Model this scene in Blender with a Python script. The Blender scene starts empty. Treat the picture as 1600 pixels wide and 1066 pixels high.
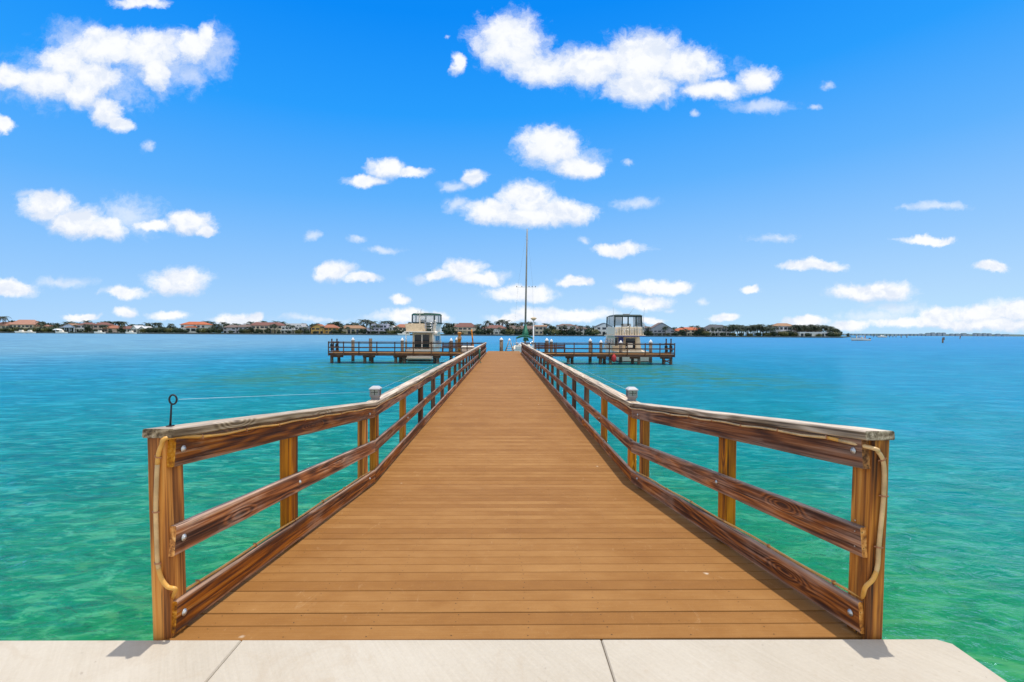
import bpy, bmesh, math, random
from mathutils import Matrix, Vector, noise as mnoise
R = math.radians
random.seed(7)
scene = bpy.context.scene
COL = scene.collection

# ------------------------------------------------------------------ camera
EYE = Vector((0, 0, 3.0))                 # the water lies at z = 0
FPX, VPX, H0 = 730.0, 787.0, 520.8        # focal length / vanishing point in px of a 1600 px wide picture
cam_d = bpy.data.cameras.new("camera"); cam = bpy.data.objects.new("camera", cam_d); COL.objects.link(cam)
cam_d.sensor_width = 36.0; cam_d.lens = FPX / 1600 * 36; cam_d.clip_start = 0.05; cam_d.clip_end = 20000
CR = (Matrix.Rotation(-math.atan((800 - VPX) / FPX), 4, 'Z') @ Matrix.Rotation(R(90) - math.atan((533 - H0) / FPX), 4, 'X')
      @ Matrix.Rotation(R(0.33), 4, 'Z'))
cam.matrix_world = Matrix.Translation(EYE) @ CR
scene.camera = cam

def P(px, py, Y):
    """world point at distance Y along the dock that lies in direction (px, py)"""
    d = CR.to_3x3() @ Vector(((px - 800) / FPX, -(py - 533) / FPX, -1))
    return EYE + d * (Y / d.y)

# ------------------------------------------------------------------ sun and sky
SUN = Vector((0.085, 0.125, 1.05)).normalized()     # towards the sun: nearly overhead
elev = math.asin(SUN.z); azim = math.atan2(SUN.x, SUN.y)
sl = bpy.data.lights.new("sun", 'SUN'); sl.energy = 3.55; sl.angle = R(0.5); sl.color = (1.0, 0.955, 0.88)
so = bpy.data.objects.new("sun", sl); COL.objects.link(so)
so.rotation_euler = SUN.to_track_quat('Z', 'Y').to_euler(); so.location = (0, 0, 60)
scene.view_settings.view_transform = 'Standard'; scene.view_settings.look = 'None'
scene.view_settings.exposure = 0.0; scene.view_settings.gamma = 1.0
scene.view_settings.use_curve_mapping = False

world = bpy.data.worlds.new("World"); scene.world = world; world.use_nodes = True
wt = world.node_tree; wt.nodes.clear()

class NT:
    """small helper to write node trees"""
    def __init__(s, t): s.t = t
    def n(s, typ, **kw):
        nd = s.t.nodes.new(typ)
        for k, v in kw.items(): setattr(nd, k, v)
        return nd
    def put(s, sock, v):
        if v is None: return
        if hasattr(v, 'is_linked') or isinstance(v, bpy.types.NodeSocket): s.t.links.new(v, sock)
        else: sock.default_value = v
    def math(s, op, a, b=None, c=None, clamp=False):
        nd = s.n('ShaderNodeMath', operation=op, use_clamp=clamp)
        for i, v in enumerate((a, b, c)): s.put(nd.inputs[i], v)
        return nd.outputs[0]
    def vmath(s, op, a, b=None, c=None):
        nd = s.n('ShaderNodeVectorMath', operation=op)
        for i, v in enumerate((a, b, c)): s.put(nd.inputs[i], v)
        return nd.outputs['Value'] if op in ('LENGTH', 'DOT_PRODUCT', 'DISTANCE') else nd.outputs[0]
    def noise(s, vec, scale, detail=4, rough=0.55, dist=0.0, out='Fac', dims='3D'):
        nd = s.n('ShaderNodeTexNoise', noise_dimensions=dims)
        s.put(nd.inputs['Vector'], vec); nd.inputs['Scale'].default_value = scale
        nd.inputs['Detail'].default_value = detail; nd.inputs['Roughness'].default_value = rough
        nd.inputs['Distortion'].default_value = dist
        return nd.outputs[out]
    def ramp(s, fac, stops, interp='LINEAR'):
        nd = s.n('ShaderNodeValToRGB'); cr = nd.color_ramp; cr.interpolation = interp
        while len(cr.elements) < len(stops): cr.elements.new(0.5)
        for e, (p, c) in zip(cr.elements, stops):
            e.position = p; e.color = tuple(c) + (1,) if len(c) == 3 else c
        s.put(nd.inputs[0], fac); return nd.outputs[0]
    def mix(s, fac, a, b, blend='MIX'):
        nd = s.n('ShaderNodeMix', data_type='RGBA', blend_type=blend)
        s.put(nd.inputs[0], fac)
        for i, v in ((6, a), (7, b)):
            if isinstance(v, tuple) and len(v) == 3: v = v + (1,)
            s.put(nd.inputs[i], v)
        return nd.outputs[2]
    def smooth(s, v, a, b, lo=0.0, hi=1.0):
        nd = s.n('ShaderNodeMapRange', interpolation_type='SMOOTHSTEP')
        s.put(nd.inputs[0], v)
        for i, x in enumerate((a, b, lo, hi)): nd.inputs[i + 1].default_value = x
        return nd.outputs[0]
    def sep(s, v):
        nd = s.n('ShaderNodeSeparateXYZ'); s.put(nd.inputs[0], v); return nd.outputs
    def comb(s, x, y, z):
        nd = s.n('ShaderNodeCombineXYZ')
        for i, v in enumerate((x, y, z)): s.put(nd.inputs[i], v)
        return nd.outputs[0]

W = NT(wt)
sky = W.n('ShaderNodeTexSky', sky_type='NISHITA'); sky.sun_disc = False
sky.sun_elevation = elev; sky.sun_rotation = azim; sky.altitude = 0; sky.air_density = 1.0; sky.dust_density = 0.3; sky.ozone_density = 3.0
SKY_K = 0.115
direc = W.n('ShaderNodeTexCoord').outputs['Generated']
dx, dy, dz = W.sep(direc)
# clear tropical blue: the Nishita sky tinted by height above the horizon
grad = W.ramp(W.math('ADD', dz, W.math('MULTIPLY', dx, -0.05)), [(0.0, (0.50, 0.76, 1.0)), (0.045, (0.44, 0.70, 1.0)), (0.13, (0.31, 0.60, 1.0)), (0.28, (0.115, 0.45, 1.0)),
    (0.42, (0.020, 0.345, 1.0)), (0.56, (0.0, 0.26, 0.95)), (1.0, (0.0, 0.17, 0.66))])
grad = W.vmath('SCALE', grad); 
gs = grad.node; gs.inputs['Scale'].default_value = 1.0 / SKY_K
skyc = W.mix(0.975, sky.outputs[0], grad)
# clouds of the part of the sky over the bay: each is a group of puffs given by direction (px, py, half width, half height)
DENSE = [(160,76,66,32),(98,98,44,26),(235,80,55,32),(300,75,34,26),(322,62,22,26),(18,118,34,20),(72,128,58,24),(125,142,46,26),
 (165,172,26,26),(185,194,18,12),(246,110,24,32),(150,120,56,26),(0,195,22,13),(215,6,42,11),
 (75,322,42,26),(118,348,46,26),(165,362,42,20),(240,354,32,9),(298,344,40,18),(328,358,18,10),
 (281,438,50,22),(12,450,44,13),(196,459,44,9),(200,488,20,9),(262,493,30,8),(130,495,24,7),(365,497,34,11),(395,497,16,9),
 (602,260,34,18),(570,280,34,9),(645,268,30,9),(742,278,20,15),
 (520,424,28,15),(562,434,32,7),(722,424,34,18),(748,438,40,10),(684,432,20,9),(629,468,18,8),(640,494,38,14),(686,497,26,11),
 (796,66,58,48),(845,108,62,28),(925,102,76,32),(1005,92,70,46),(1075,104,58,30),(1120,142,56,16),(1184,124,34,22),(1003,132,62,30),(712,100,13,17),
 (862,228,56,30),(898,258,42,18),(925,262,22,14),(822,312,44,30),(770,332,50,18),(880,330,56,20),(828,338,84,17),
 (970,390,48,11),(897,442,26,8),(812,458,58,12),(1015,448,56,9),(1052,450,34,10),(1003,472,46,12),(845,492,56,15),(905,493,60,11),(800,497,40,8),
 (1133,497,22,8),(1178,457,16,7),(1265,415,56,9),(1448,374,50,7),(1550,415,32,8),(1345,456,50,16),(1392,452,42,18),
 (1260,503,44,9),(1470,494,34,16),(1530,492,60,16),(1590,486,54,20),(1450,506,130,9),(1330,508,26,10),(1560,508,90,12),(1015,497,26,7)]
THIN = [(228,228,9,13),(95,441,55,9),(45,300,20,8),(715,290,26,10),(490,366,15,8),(565,377,22,7),(785,433,16,9),(1190,166,58,13),
 (712,320,18,14),(920,245,34,18),(992,318,42,10),(908,376,14,7),(982,255,10,6),(1210,369,38,9),(1465,323,60,8),(1293,134,15,8),(1400,484,64,16),
 (1045,482,12,5),(490,497,70,6),(610,496,50,9),(60,130,60,34),(330,80,40,44),(200,340,60,34),(300,118,30,24),(1370,496,70,12),(150,118,125,56),(120,60,60,30),(250,100,70,50),
 (1270,172,12,7),(1088,180,10,8),(600,394,30,6),(660,436,20,8),(1100,470,10,6),(700,60,6,4),(1010,110,150,40),(960,498,40,7)]
yy = W.math('MAXIMUM', dy, 0.02)
uv = W.comb(W.math('DIVIDE', dx, yy), W.math('DIVIDE', dz, yy), 0.0)
wob = W.vmath('SUBTRACT', W.noise(uv, 8.0, 9, 0.66, 0.0, 'Color'), (0.5, 0.5, 0.5))
uvw = W.vmath('MULTIPLY_ADD', wob, (0.10, 0.06, 0.0), uv)
def field(lst, uvs):
    cur = None
    for (x, y, a, b) in lst:
        c = P(x, y, 1.0) - EYE
        ia, ib = FPX / a, FPX / b
        l = W.vmath('LENGTH', W.vmath('MULTIPLY_ADD', uvs, (ia, ib, 0), (-c.x * ia, -c.z * ib, 0)))
        cur = l if cur is None else W.n('ShaderNodeMath', operation='SMOOTH_MIN')
        if cur is not l:
            wt.links.new(prev, cur.inputs[0]); wt.links.new(l, cur.inputs[1]); cur.inputs[2].default_value = 0.25; cur = cur.outputs[0]
        prev = cur
    return cur
fine = W.noise(uvw, 30.0, 10, 0.70)
fd = W.math('ADD', field(DENSE, uvw), W.math('MULTIPLY', W.math('SUBTRACT', fine, 0.5), 1.15))
ft = W.math('ADD', field(THIN, uvw), W.math('MULTIPLY', W.math('SUBTRACT', fine, 0.5), 1.9))
ad = W.math('MULTIPLY', W.smooth(fd, 1.24, 0.54), 0.985)
at_ = W.math('MULTIPLY', W.smooth(ft, 1.2, 0.0), 0.58)
front = W.math('GREATER_THAN', dy, 0.05)
cover = W.math('MULTIPLY', W.math('MAXIMUM', ad, at_), front)
# the rest of the sky, outside the picture: unseen cloud cover added to whiten the ambient light
zz = W.math('ADD', W.math('ABSOLUTE', dz), 0.12)
pl = W.comb(W.math('DIVIDE', dx, zz), W.math('DIVIDE', dy, zz), 0.3)
back = W.smooth(W.noise(pl, 1.3, 7, 0.6, 0.4), 0.36, 0.50)
vv = W.sep(uv)[1]
outm = W.math('MAXIMUM', W.smooth(dy, 0.25, -0.05), W.smooth(vv, 0.95, 1.3))
cover = W.math('MAXIMUM', cover, W.math('MULTIPLY', back, outm))
nA = W.noise(uvw, 11.0, 5, 0.6); nB = W.noise(W.vmath('ADD', uvw, (0.004, 0.016, 0.0)), 11.0, 5, 0.6)
shade = W.smooth(W.math('ADD', W.math('SUBTRACT', nB, nA), W.math('MULTIPLY', W.math('SUBTRACT', W.noise(uv, 5.0, 3, 0.5), 0.5), 0.25)), -0.05, 0.14)
BIG = [d for d in DENSE if d[3] >= 14]
up = field(BIG, W.vmath('ADD', uvw, (0.004, 0.026, 0.0)))
under = W.math('MULTIPLY', W.smooth(up, 1.15, 0.45), W.smooth(fd, 0.25, 0.85))
ccol = W.mix(W.math('MAXIMUM', W.math('MULTIPLY', under, 0.95), W.math('MULTIPLY', shade, 0.75)), (8.7, 8.8, 8.95), (6.3, 7.0, 8.3))
skc = W.mix(cover, skyc, ccol)
bg = W.n('ShaderNodeBackground'); wt.links.new(skc, bg.inputs[0]); bg.inputs[1].default_value = SKY_K
wo = W.n('ShaderNodeOutputWorld'); wt.links.new(bg.outputs[0], wo.inputs[0])

# ------------------------------------------------------------------ materials
MATS = {}
def new_mat(name):
    m = bpy.data.materials.new(name); m.use_nodes = True; m.node_tree.nodes.clear()
    t = NT(m.node_tree); b = t.n('ShaderNodeBsdfPrincipled'); o = t.n('ShaderNodeOutputMaterial')
    m.node_tree.links.new(b.outputs[0], o.inputs[0]); MATS[name] = m
    return m, t, b
def L(t, a, b): t.t.links.new(a, b)
def flat(name, col, rough=0.6, metal=0.0, var=0.15, scale=3.0, bump=0.0, trans=0.0, alpha=1.0, spec=None, ior=None):
    m, t, b = new_mat(name)
    tc = t.n('ShaderNodeTexCoord').outputs['Object']
    nz = t.noise(tc, scale, 5, 0.6)
    c2 = tuple(min(1, c * (1 - var * 1.3)) for c in col); c3 = tuple(min(1, c * (1 + var)) for c in col)
    L(t, t.ramp(nz, [(0.3, c2), (0.7, c3)]), b.inputs['Base Color'])
    b.inputs['Roughness'].default_value = rough; b.inputs['Metallic'].default_value = metal
    if trans: b.inputs['Transmission Weight'].default_value = trans
    if alpha < 1: b.inputs['Alpha'].default_value = alpha
    if spec is not None: b.inputs['Specular IOR Level'].default_value = spec
    if ior: b.inputs['IOR'].default_value = ior
    if bump:
        bp = t.n('ShaderNodeBump'); bp.inputs['Strength'].default_value = bump; bp.inputs['Distance'].default_value = 0.02
        L(t, t.noise(tc, scale * 6, 5, 0.6), bp.inputs['Height']); L(t, bp.outputs[0], b.inputs['Normal'])
    return m
def wood(name, ramp, grey=(0.30, 0.25, 0.21), greyness=0.35, along=1.0, top_grey=0.8, rings=26.0, rough=0.62, bump=0.5, dark=0.6, edge_wear=0.0):
    """timber whose grain runs along the board's own x axis"""
    m, t, b = new_mat(name)
    tc = t.n('ShaderNodeTexCoord').outputs['Object']
    rnd = t.n('ShaderNodeObjectInfo').outputs['Random']
    off = t.comb(t.math('MULTIPLY', rnd, 37.0), t.math('MULTIPLY', rnd, 11.3), t.math('MULTIPLY', rnd, 23.1))
    v = t.vmath('ADD', tc, off)
    low = t.noise(t.vmath('MULTIPLY', v, (0.42 * along, 5.0, 5.0)), 1.0, 2, 0.5, 0.15)
    vor = t.n('ShaderNodeTexVoronoi'); vor.inputs['Scale'].default_value = 1.0
    L(t, t.vmath('MULTIPLY', v, (1.1 * along, 5.0, 5.0)), vor.inputs['Vector'])
    knot = t.smooth(vor.outputs['Distance'], 0.30, 0.0)
    fieldv = t.math('ADD', low, t.math('MULTIPLY', knot, 0.42))
    ring = t.math('SINE', t.math('MULTIPLY', fieldv, rings * 2.4))
    ring = t.math('MULTIPLY_ADD', ring, 0.5, 0.5)
    fib = t.noise(t.vmath('MULTIPLY', v, (1.3 * along, 70.0, 70.0)), 1.0, 5, 0.62, 0.2)
    fib2 = t.noise(t.vmath('MULTIPLY', v, (0.45 * along, 20.0, 20.0)), 1.0, 5, 0.65, 0.4)
    g = t.math('ADD', t.math('MULTIPLY', ring, 0.15), t.math('ADD', t.math('MULTIPLY', fib, 0.55), t.math('MULTIPLY', fib2, 0.50)))
    g = t.math('MULTIPLY_ADD', t.math('SUBTRACT', g, 0.60), 1.9, 0.46)
    col = t.ramp(g, ramp)
    blot = t.noise(t.vmath('MULTIPLY', v, (1.1, 3.2, 3.2)), 1.0, 4, 0.6, 0.6)
    wx = t.smooth(t.math('ADD', blot, t.math('MULTIPLY', t.math('SUBTRACT', fib, 0.5), 0.5)), 0.46, 0.66, 0.0, greyness)
    gcol = t.mix(g, tuple(c * 0.45 for c in grey), tuple(min(1, c * 1.45) for c in grey))
    col = t.mix(wx, col, gcol)
    nz = t.sep(t.n('ShaderNodeNewGeometry').outputs['True Normal'])[2]
    col = t.mix(t.smooth(nz, 0.35, 0.9, 0.0, top_grey), col, gcol)
    wz = t.math('ABSOLUTE', t.sep(tc)[2])
    edge = t.math('MULTIPLY', t.smooth(t.math('ADD', wz, t.math('MULTIPLY', t.math('SUBTRACT', fib2, 0.5), 0.05)), 0.048, 0.074), edge_wear)
    col = t.mix(edge, col, gcol)
    kd = t.smooth(vor.outputs['Distance'], 0.085, 0.03, 0.0, 0.8)
    col = t.mix(kd, col, (0.035, 0.014, 0.008))
    stain = t.smooth(t.noise(t.vmath('MULTIPLY', v, (0.55, 7, 7)), 1.0, 5, 0.7, 0.6), 0.50, 0.64, 0.0, dark)
    col = t.mix(stain, col, (0.040, 0.016, 0.010))
    crack = t.noise(t.vmath('MULTIPLY', v, (1.0 * along, 48.0, 48.0)), 1.0, 3, 0.5, 0.4)
    ck = t.smooth(crack, 0.345, 0.30, 0.0, 0.85)
    col = t.mix(ck, col, (0.02, 0.009, 0.005))
    hv = t.n('ShaderNodeHueSaturation'); L(t, t.math('MULTIPLY_ADD', rnd, 0.5, 0.82), hv.inputs['Value']); L(t, t.math('MULTIPLY_ADD', t.math('FRACT', t.math('MULTIPLY', rnd, 7.3)), 0.2, 0.98), hv.inputs['Saturation'])
    L(t, col, hv.inputs['Color']); col = hv.outputs[0]
    L(t, col, b.inputs['Base Color']); b.inputs['Roughness'].default_value = rough; b.inputs['Specular IOR Level'].default_value = 0.35
    bp = t.n('ShaderNodeBump'); bp.inputs['Strength'].default_value = bump; bp.inputs['Distance'].default_value = 0.006
    hgt = t.math('SUBTRACT', g, t.math('MULTIPLY', ck, 1.3))
    L(t, hgt, bp.inputs['Height']); L(t, bp.outputs[0], b.inputs['Normal'])
    return m

wood('rail_wood', [(0.10, (0.022, 0.007, 0.003)), (0.34, (0.130, 0.038, 0.010)), (0.58, (0.33, 0.108, 0.026)), (0.88, (0.56, 0.27, 0.10))],
     grey=(0.38, 0.26, 0.19), greyness=0.55, top_grey=0.75, dark=0.85, edge_wear=0.6, bump=0.8)
wood('post_wood', [(0.10, (0.05, 0.015, 0.003)), (0.34, (0.30, 0.095, 0.012)), (0.58, (0.62, 0.235, 0.030)), (0.88, (0.72, 0.38, 0.09))],
     grey=(0.40, 0.20, 0.07), greyness=0.12, top_grey=0.5, rings=14.0, dark=0.45)
wood('cap_wood', [(0.12, (0.05, 0.032, 0.018)), (0.36, (0.20, 0.145, 0.085)), (0.60, (0.40, 0.315, 0.21)), (0.9, (0.66, 0.57, 0.44))],
     grey=(0.56, 0.46, 0.36), greyness=0.3, top_grey=0.8, dark=0.4)
wood('dark_wood', [(0.12, (0.025, 0.010, 0.006)), (0.40, (0.085, 0.032, 0.016)), (0.62, (0.17, 0.068, 0.032)), (0.9, (0.30, 0.15, 0.08))],
     grey=(0.22, 0.16, 0.12), greyness=0.3, top_grey=0.3, bump=0.3)
wood('end_grain', [(0.12, (0.10, 0.035, 0.01)), (0.40, (0.42, 0.17, 0.04)), (0.62, (0.62, 0.30, 0.08)), (0.9, (0.75, 0.45, 0.16))],
     grey=(0.4, 0.25, 0.12), greyness=0.2, along=14.0, top_grey=0.4, dark=0.4)
wood('pile_wood', [(0.12, (0.03, 0.022, 0.016)), (0.40, (0.10, 0.075, 0.052)), (0.62, (0.19, 0.15, 0.11)), (0.9, (0.30, 0.25, 0.19))],
     grey=(0.24, 0.21, 0.17), greyness=0.5, top_grey=0.5)
PITCH = 0.143
def deck_mat():
    m, t, b = new_mat('deck_composite')
    tc = t.n('ShaderNodeTexCoord').outputs['Object']
    x, y, z = t.sep(tc)
    idx = t.math('FLOOR', t.math('DIVIDE', y, PITCH))
    wn = t.n('ShaderNodeTexWhiteNoise', noise_dimensions='1D'); L(t, idx, wn.inputs['W'])
    fib = t.noise(t.vmath('MULTIPLY', tc, (3.0, 130.0, 130.0)), 1.0, 4, 0.65)
    sp = t.noise(tc, 230.0, 3, 0.7)
    big = t.noise(t.comb(t.math('MULTIPLY', x, 0.8), t.math('MULTIPLY', y, 0.7), wn.outputs[0]), 1.6, 5, 0.6, 0.5)
    wear = t.noise(t.comb(x, y, t.math('MULTIPLY', wn.outputs[0], 4.0)), 4.0, 6, 0.65, 0.3)
    f = t.math('ADD', t.math('MULTIPLY', wn.outputs[0], 0.16), t.math('MULTIPLY', fib, 0.30))
    f = t.math('ADD', f, t.math('ADD', t.math('MULTIPLY', big, 0.42), t.math('MULTIPLY', wear, 0.25)))
    col = t.ramp(f, [(0.24, (0.180, 0.069, 0.012)), (0.52, (0.262, 0.113, 0.023)), (0.82, (0.385, 0.195, 0.058))])
    col = t.mix(t.smooth(sp, 0.40, 0.25, 0.0, 0.7), col, (0.17, 0.068, 0.02))
    sp2 = t.noise(tc, 75.0, 4, 0.75)
    col = t.mix(t.smooth(sp2, 0.40, 0.28, 0.0, 0.55), col, (0.20, 0.085, 0.022))
    col = t.mix(t.smooth(sp2, 0.60, 0.72, 0.0, 0.35), col, (0.56, 0.33, 0.14))
    col = t.mix(t.smooth(sp, 0.66, 0.76, 0.0, 0.5), col, (0.60, 0.34, 0.13))
    fy = t.math('FRACT', t.math('DIVIDE', y, PITCH))
    ed = t.math('MINIMUM', fy, t.math('SUBTRACT', 0.965, fy))
    col = t.mix(t.smooth(t.math('ADD', ed, t.math('MULTIPLY', wear, 0.05)), 0.075, 0.02, 0.0, 0.38), col, (0.13, 0.052, 0.014))
    # dusty scuffs and a few pale droppings
    sc = t.noise(t.vmath('MULTIPLY', tc, (5.0, 1.5, 1.0)), 1.5, 7, 0.75, 1.8)
    col = t.mix(t.smooth(sc, 0.60, 0.72, 0.0, 0.30), col, (0.56, 0.36, 0.18))
    vr = t.n('ShaderNodeTexVoronoi'); vr.inputs['Scale'].default_value = 1.35; L(t, t.vmath('ADD', tc, t.vmath('MULTIPLY', t.noise(tc, 30, 3, 0.6, 0, 'Color'), (0.03, 0.03, 0))), vr.inputs['Vector'])
    col = t.mix(t.smooth(vr.outputs['Distance'], 0.034, 0.014, 0.0, 0.7), col, (0.75, 0.66, 0.52))
    L(t, col, b.inputs['Base Color']); b.inputs['Roughness'].default_value = 0.75; b.inputs['Specular IOR Level'].default_value = 0.25
    bp = t.n('ShaderNodeBump'); bp.inputs['Strength'].default_value = 0.35; bp.inputs['Distance'].default_value = 0.002
    L(t, t.math('ADD', fib, t.math('MULTIPLY', sp, 0.8)), bp.inputs['Height']); L(t, bp.outputs[0], b.inputs['Normal'])
deck_mat()
def concrete_mat():
    m, t, b = new_mat('concrete')
    tc = t.n('ShaderNodeTexCoord').outputs['Object']
    a = t.noise(tc, 1.6, 6, 0.6, 0.4); c = t.noise(tc, 60, 5, 0.7); br = t.noise(t.vmath('MULTIPLY', t.vmath('ADD', tc, t.vmath('MULTIPLY', t.comb(t.sep(tc)[1], 0, 0), (0.7, 0, 0))), (70, 4, 1)), 1.0, 4, 0.6)
    f = t.math('ADD', t.math('MULTIPLY', a, 0.5), t.math('ADD', t.math('MULTIPLY', c, 0.3), t.math('MULTIPLY', br, 0.25)))
    col = t.ramp(f, [(0.25, (0.38, 0.325, 0.25)), (0.55, (0.48, 0.425, 0.345)), (0.85, (0.57, 0.52, 0.44))])
    stn = t.noise(tc, 3.2, 7, 0.7, 0.8)
    col = t.mix(t.smooth(stn, 0.52, 0.70, 0.0, 0.35), col, (0.40, 0.32, 0.23))
    pit = t.noise(tc, 26, 3, 0.5)
    col = t.mix(t.smooth(pit, 0.27, 0.23, 0.0, 0.5), col, (0.3, 0.25, 0.2))
    L(t, col, b.inputs['Base Color']); b.inputs['Roughness'].default_value = 0.85; b.inputs['Specular IOR Level'].default_value = 0.2
    bp = t.n('ShaderNodeBump'); bp.inputs['Strength'].default_value = 0.35; bp.inputs['Distance'].default_value = 0.003
    L(t, t.math('ADD', c, br), bp.inputs['Height']); L(t, bp.outputs[0], b.inputs['Normal'])
concrete_mat()
def water_mat():
    m, t, b = new_mat('bay_water')
    tc = t.n('ShaderNodeTexCoord').outputs['Object']
    x, y, z = t.sep(tc)
    dist = t.vmath('LENGTH', tc)
    wv = t.noise(tc, 0.02, 4, 0.6, 0.5)
    patch = t.noise(t.vmath('MULTIPLY', tc, (1.0, 0.55, 1.0)), 0.09, 6, 0.62, 0.8)
    # real change of the water body: a sandy shallow by the seawall that falls away to deep blue
    dd = t.math('ADD', t.math('LOGARITHM', t.math('MAXIMUM', dist, 1.0), 10.0), t.math('MULTIPLY', t.math('SUBTRACT', patch, 0.5), 0.55))
    side = t.smooth(x, -22.0, 14.0, 0.0, 0.16)
    dd = t.math('ADD', dd, side)
    col = t.ramp(t.math('DIVIDE', dd, 3.0), [(0.18, (0.040, 0.210, 0.038)), (0.30, (0.008, 0.180, 0.062)), (0.41, (0.0, 0.175, 0.165)), (0.55, (0.004, 0.190, 0.310)), (0.85, (0.028, 0.180, 0.350))])
    col = t.mix(t.math('MULTIPLY', t.smooth(x, 0.0, -70.0), t.smooth(dist, 25.0, 110.0, 0.0, 0.75)), col, (0.15, 0.27, 0.32))  # sky reflection on the far left water, painted in as a paler base colour
    # wavelet light and shade painted into the base colour; long swells far out, small ones near
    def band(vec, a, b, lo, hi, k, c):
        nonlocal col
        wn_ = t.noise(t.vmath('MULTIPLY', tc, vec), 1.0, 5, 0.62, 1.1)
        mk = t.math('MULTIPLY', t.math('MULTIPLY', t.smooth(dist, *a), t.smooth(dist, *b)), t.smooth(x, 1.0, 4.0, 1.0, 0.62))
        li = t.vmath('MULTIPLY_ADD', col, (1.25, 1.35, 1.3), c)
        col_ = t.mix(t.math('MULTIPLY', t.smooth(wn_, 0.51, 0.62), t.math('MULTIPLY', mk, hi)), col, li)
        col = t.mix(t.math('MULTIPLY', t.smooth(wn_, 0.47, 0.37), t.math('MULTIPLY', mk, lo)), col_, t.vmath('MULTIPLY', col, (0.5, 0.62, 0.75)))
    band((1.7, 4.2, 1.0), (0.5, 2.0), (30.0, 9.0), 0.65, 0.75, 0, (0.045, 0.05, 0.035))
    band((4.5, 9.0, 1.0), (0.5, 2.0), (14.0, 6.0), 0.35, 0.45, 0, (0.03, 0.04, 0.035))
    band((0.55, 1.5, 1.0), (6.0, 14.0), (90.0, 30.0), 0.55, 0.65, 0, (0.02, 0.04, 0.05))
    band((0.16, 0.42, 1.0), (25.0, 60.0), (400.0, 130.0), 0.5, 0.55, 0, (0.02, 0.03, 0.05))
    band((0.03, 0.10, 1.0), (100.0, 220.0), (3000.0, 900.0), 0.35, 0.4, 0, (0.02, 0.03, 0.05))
    # pale sand and ripple highlights with darker troughs, painted into the base colour
    st = t.noise(t.vmath('MULTIPLY', tc, (0.8, 2.4, 1.0)), 1.1, 5, 0.6, 1.6)
    nearm = t.smooth(dist, 18.0, 4.0)
    col = t.mix(t.math('MULTIPLY', t.smooth(st, 0.52, 0.68), t.math('MULTIPLY', nearm, 0.40)), col, (0.10, 0.31, 0.13))
    col = t.mix(t.math('MULTIPLY', t.smooth(st, 0.40, 0.30), t.math('MULTIPLY', nearm, 0.45)), col, (0.0, 0.17, 0.14))
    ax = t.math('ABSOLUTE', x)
    weed_reflection = t.math('MULTIPLY', t.smooth(t.noise(t.vmath('MULTIPLY', tc, (1, 2.4, 1)), 0.42, 7, 0.72, 0.9), 0.42, 0.58), t.math('MULTIPLY', t.smooth(y, 20.0, 33.0), t.math('MULTIPLY', t.smooth(y, 56.0, 49.0), t.smooth(ax, 24.0, 14.0))))  # green seagrass patch, with the dock arms' reflections painted into its colour
    col = t.mix(t.math('MULTIPLY', weed_reflection, 0.9), col, (0.04, 0.15, 0.055))
    n1 = t.noise(t.vmath('MULTIPLY', tc, (0.55, 1.0, 1.0)), 0.55, 5, 0.55, 0.6)
    n2 = t.noise(t.vmath('MULTIPLY', tc, (0.7, 1.25, 1.0)), 2.3, 5, 0.6, 0.9)
    n3 = t.noise(t.vmath('MULTIPLY', tc, (0.8, 1.1, 1.0)), 8.5, 3, 0.6, 0.4)
    h = t.math('ADD', t.math('MULTIPLY', n1, 0.30), t.math('ADD', t.math('MULTIPLY', n2, 0.14), t.math('MULTIPLY', n3, 0.022)))
    bp = t.n('ShaderNodeBump'); bp.inputs['Strength'].default_value = 1.0; bp.inputs['Distance'].default_value = 1.0
    L(t, h, bp.inputs['Height'])
    # the body of the water scatters light back, its surface mirrors the sky with the Fresnel law
    body = t.n('ShaderNodeBsdfDiffuse'); L(t, col, body.inputs[0])
    gl = t.n('ShaderNodeBsdfGlossy'); gl.inputs['Color'].default_value = (0.50, 0.80, 1.0, 1)
    L(t, t.smooth(dist, 8.0, 160.0, 0.05, 0.26), gl.inputs['Roughness']); L(t, bp.outputs[0], gl.inputs['Normal'])
    fr = t.n('ShaderNodeFresnel'); fr.inputs['IOR'].default_value = 1.33; L(t, bp.outputs[0], fr.inputs['Normal'])
    mx = t.n('ShaderNodeMixShader'); L(t, t.math('MULTIPLY', fr.outputs[0], 0.50), mx.inputs[0])
    L(t, body.outputs[0], mx.inputs[1]); L(t, gl.outputs[0], mx.inputs[2])
    out = [n_ for n_ in t.t.nodes if n_.type == 'OUTPUT_MATERIAL'][0]; L(t, mx.outputs[0], out.inputs[0]); t.t.nodes.remove(b)
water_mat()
def foliage(name, dark, light):
    m, t, b = new_mat(name)
    tc = t.n('ShaderNodeTexCoord').outputs['Object']; rnd = t.n('ShaderNodeObjectInfo').outputs['Random']
    f = t.math('ADD', t.math('MULTIPLY', t.noise(tc, 0.7, 3, 0.6), 0.8), t.math('MULTIPLY', rnd, 0.25))
    L(t, t.ramp(f, [(0.3, dark), (0.75, light)]), b.inputs['Base Color']); b.inputs['Roughness'].default_value = 0.6
foliage('palm_leaf', (0.014, 0.028, 0.014), (0.040, 0.062, 0.024))
foliage('leaf_dark', (0.012, 0.026, 0.012), (0.036, 0.062, 0.022))
foliage('leaf_olive', (0.055, 0.060, 0.018), (0.13, 0.13, 0.035))
foliage('grass', (0.06, 0.10, 0.02), (0.10, 0.16, 0.04))
flat('bark', (0.16, 0.12, 0.09), 0.9)
flat('galvanised', (0.55, 0.55, 0.54), 0.35, 0.8, 0.2, 40)
flat('copper_clip', (0.45, 0.20, 0.10), 0.45, 0.6)
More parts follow.
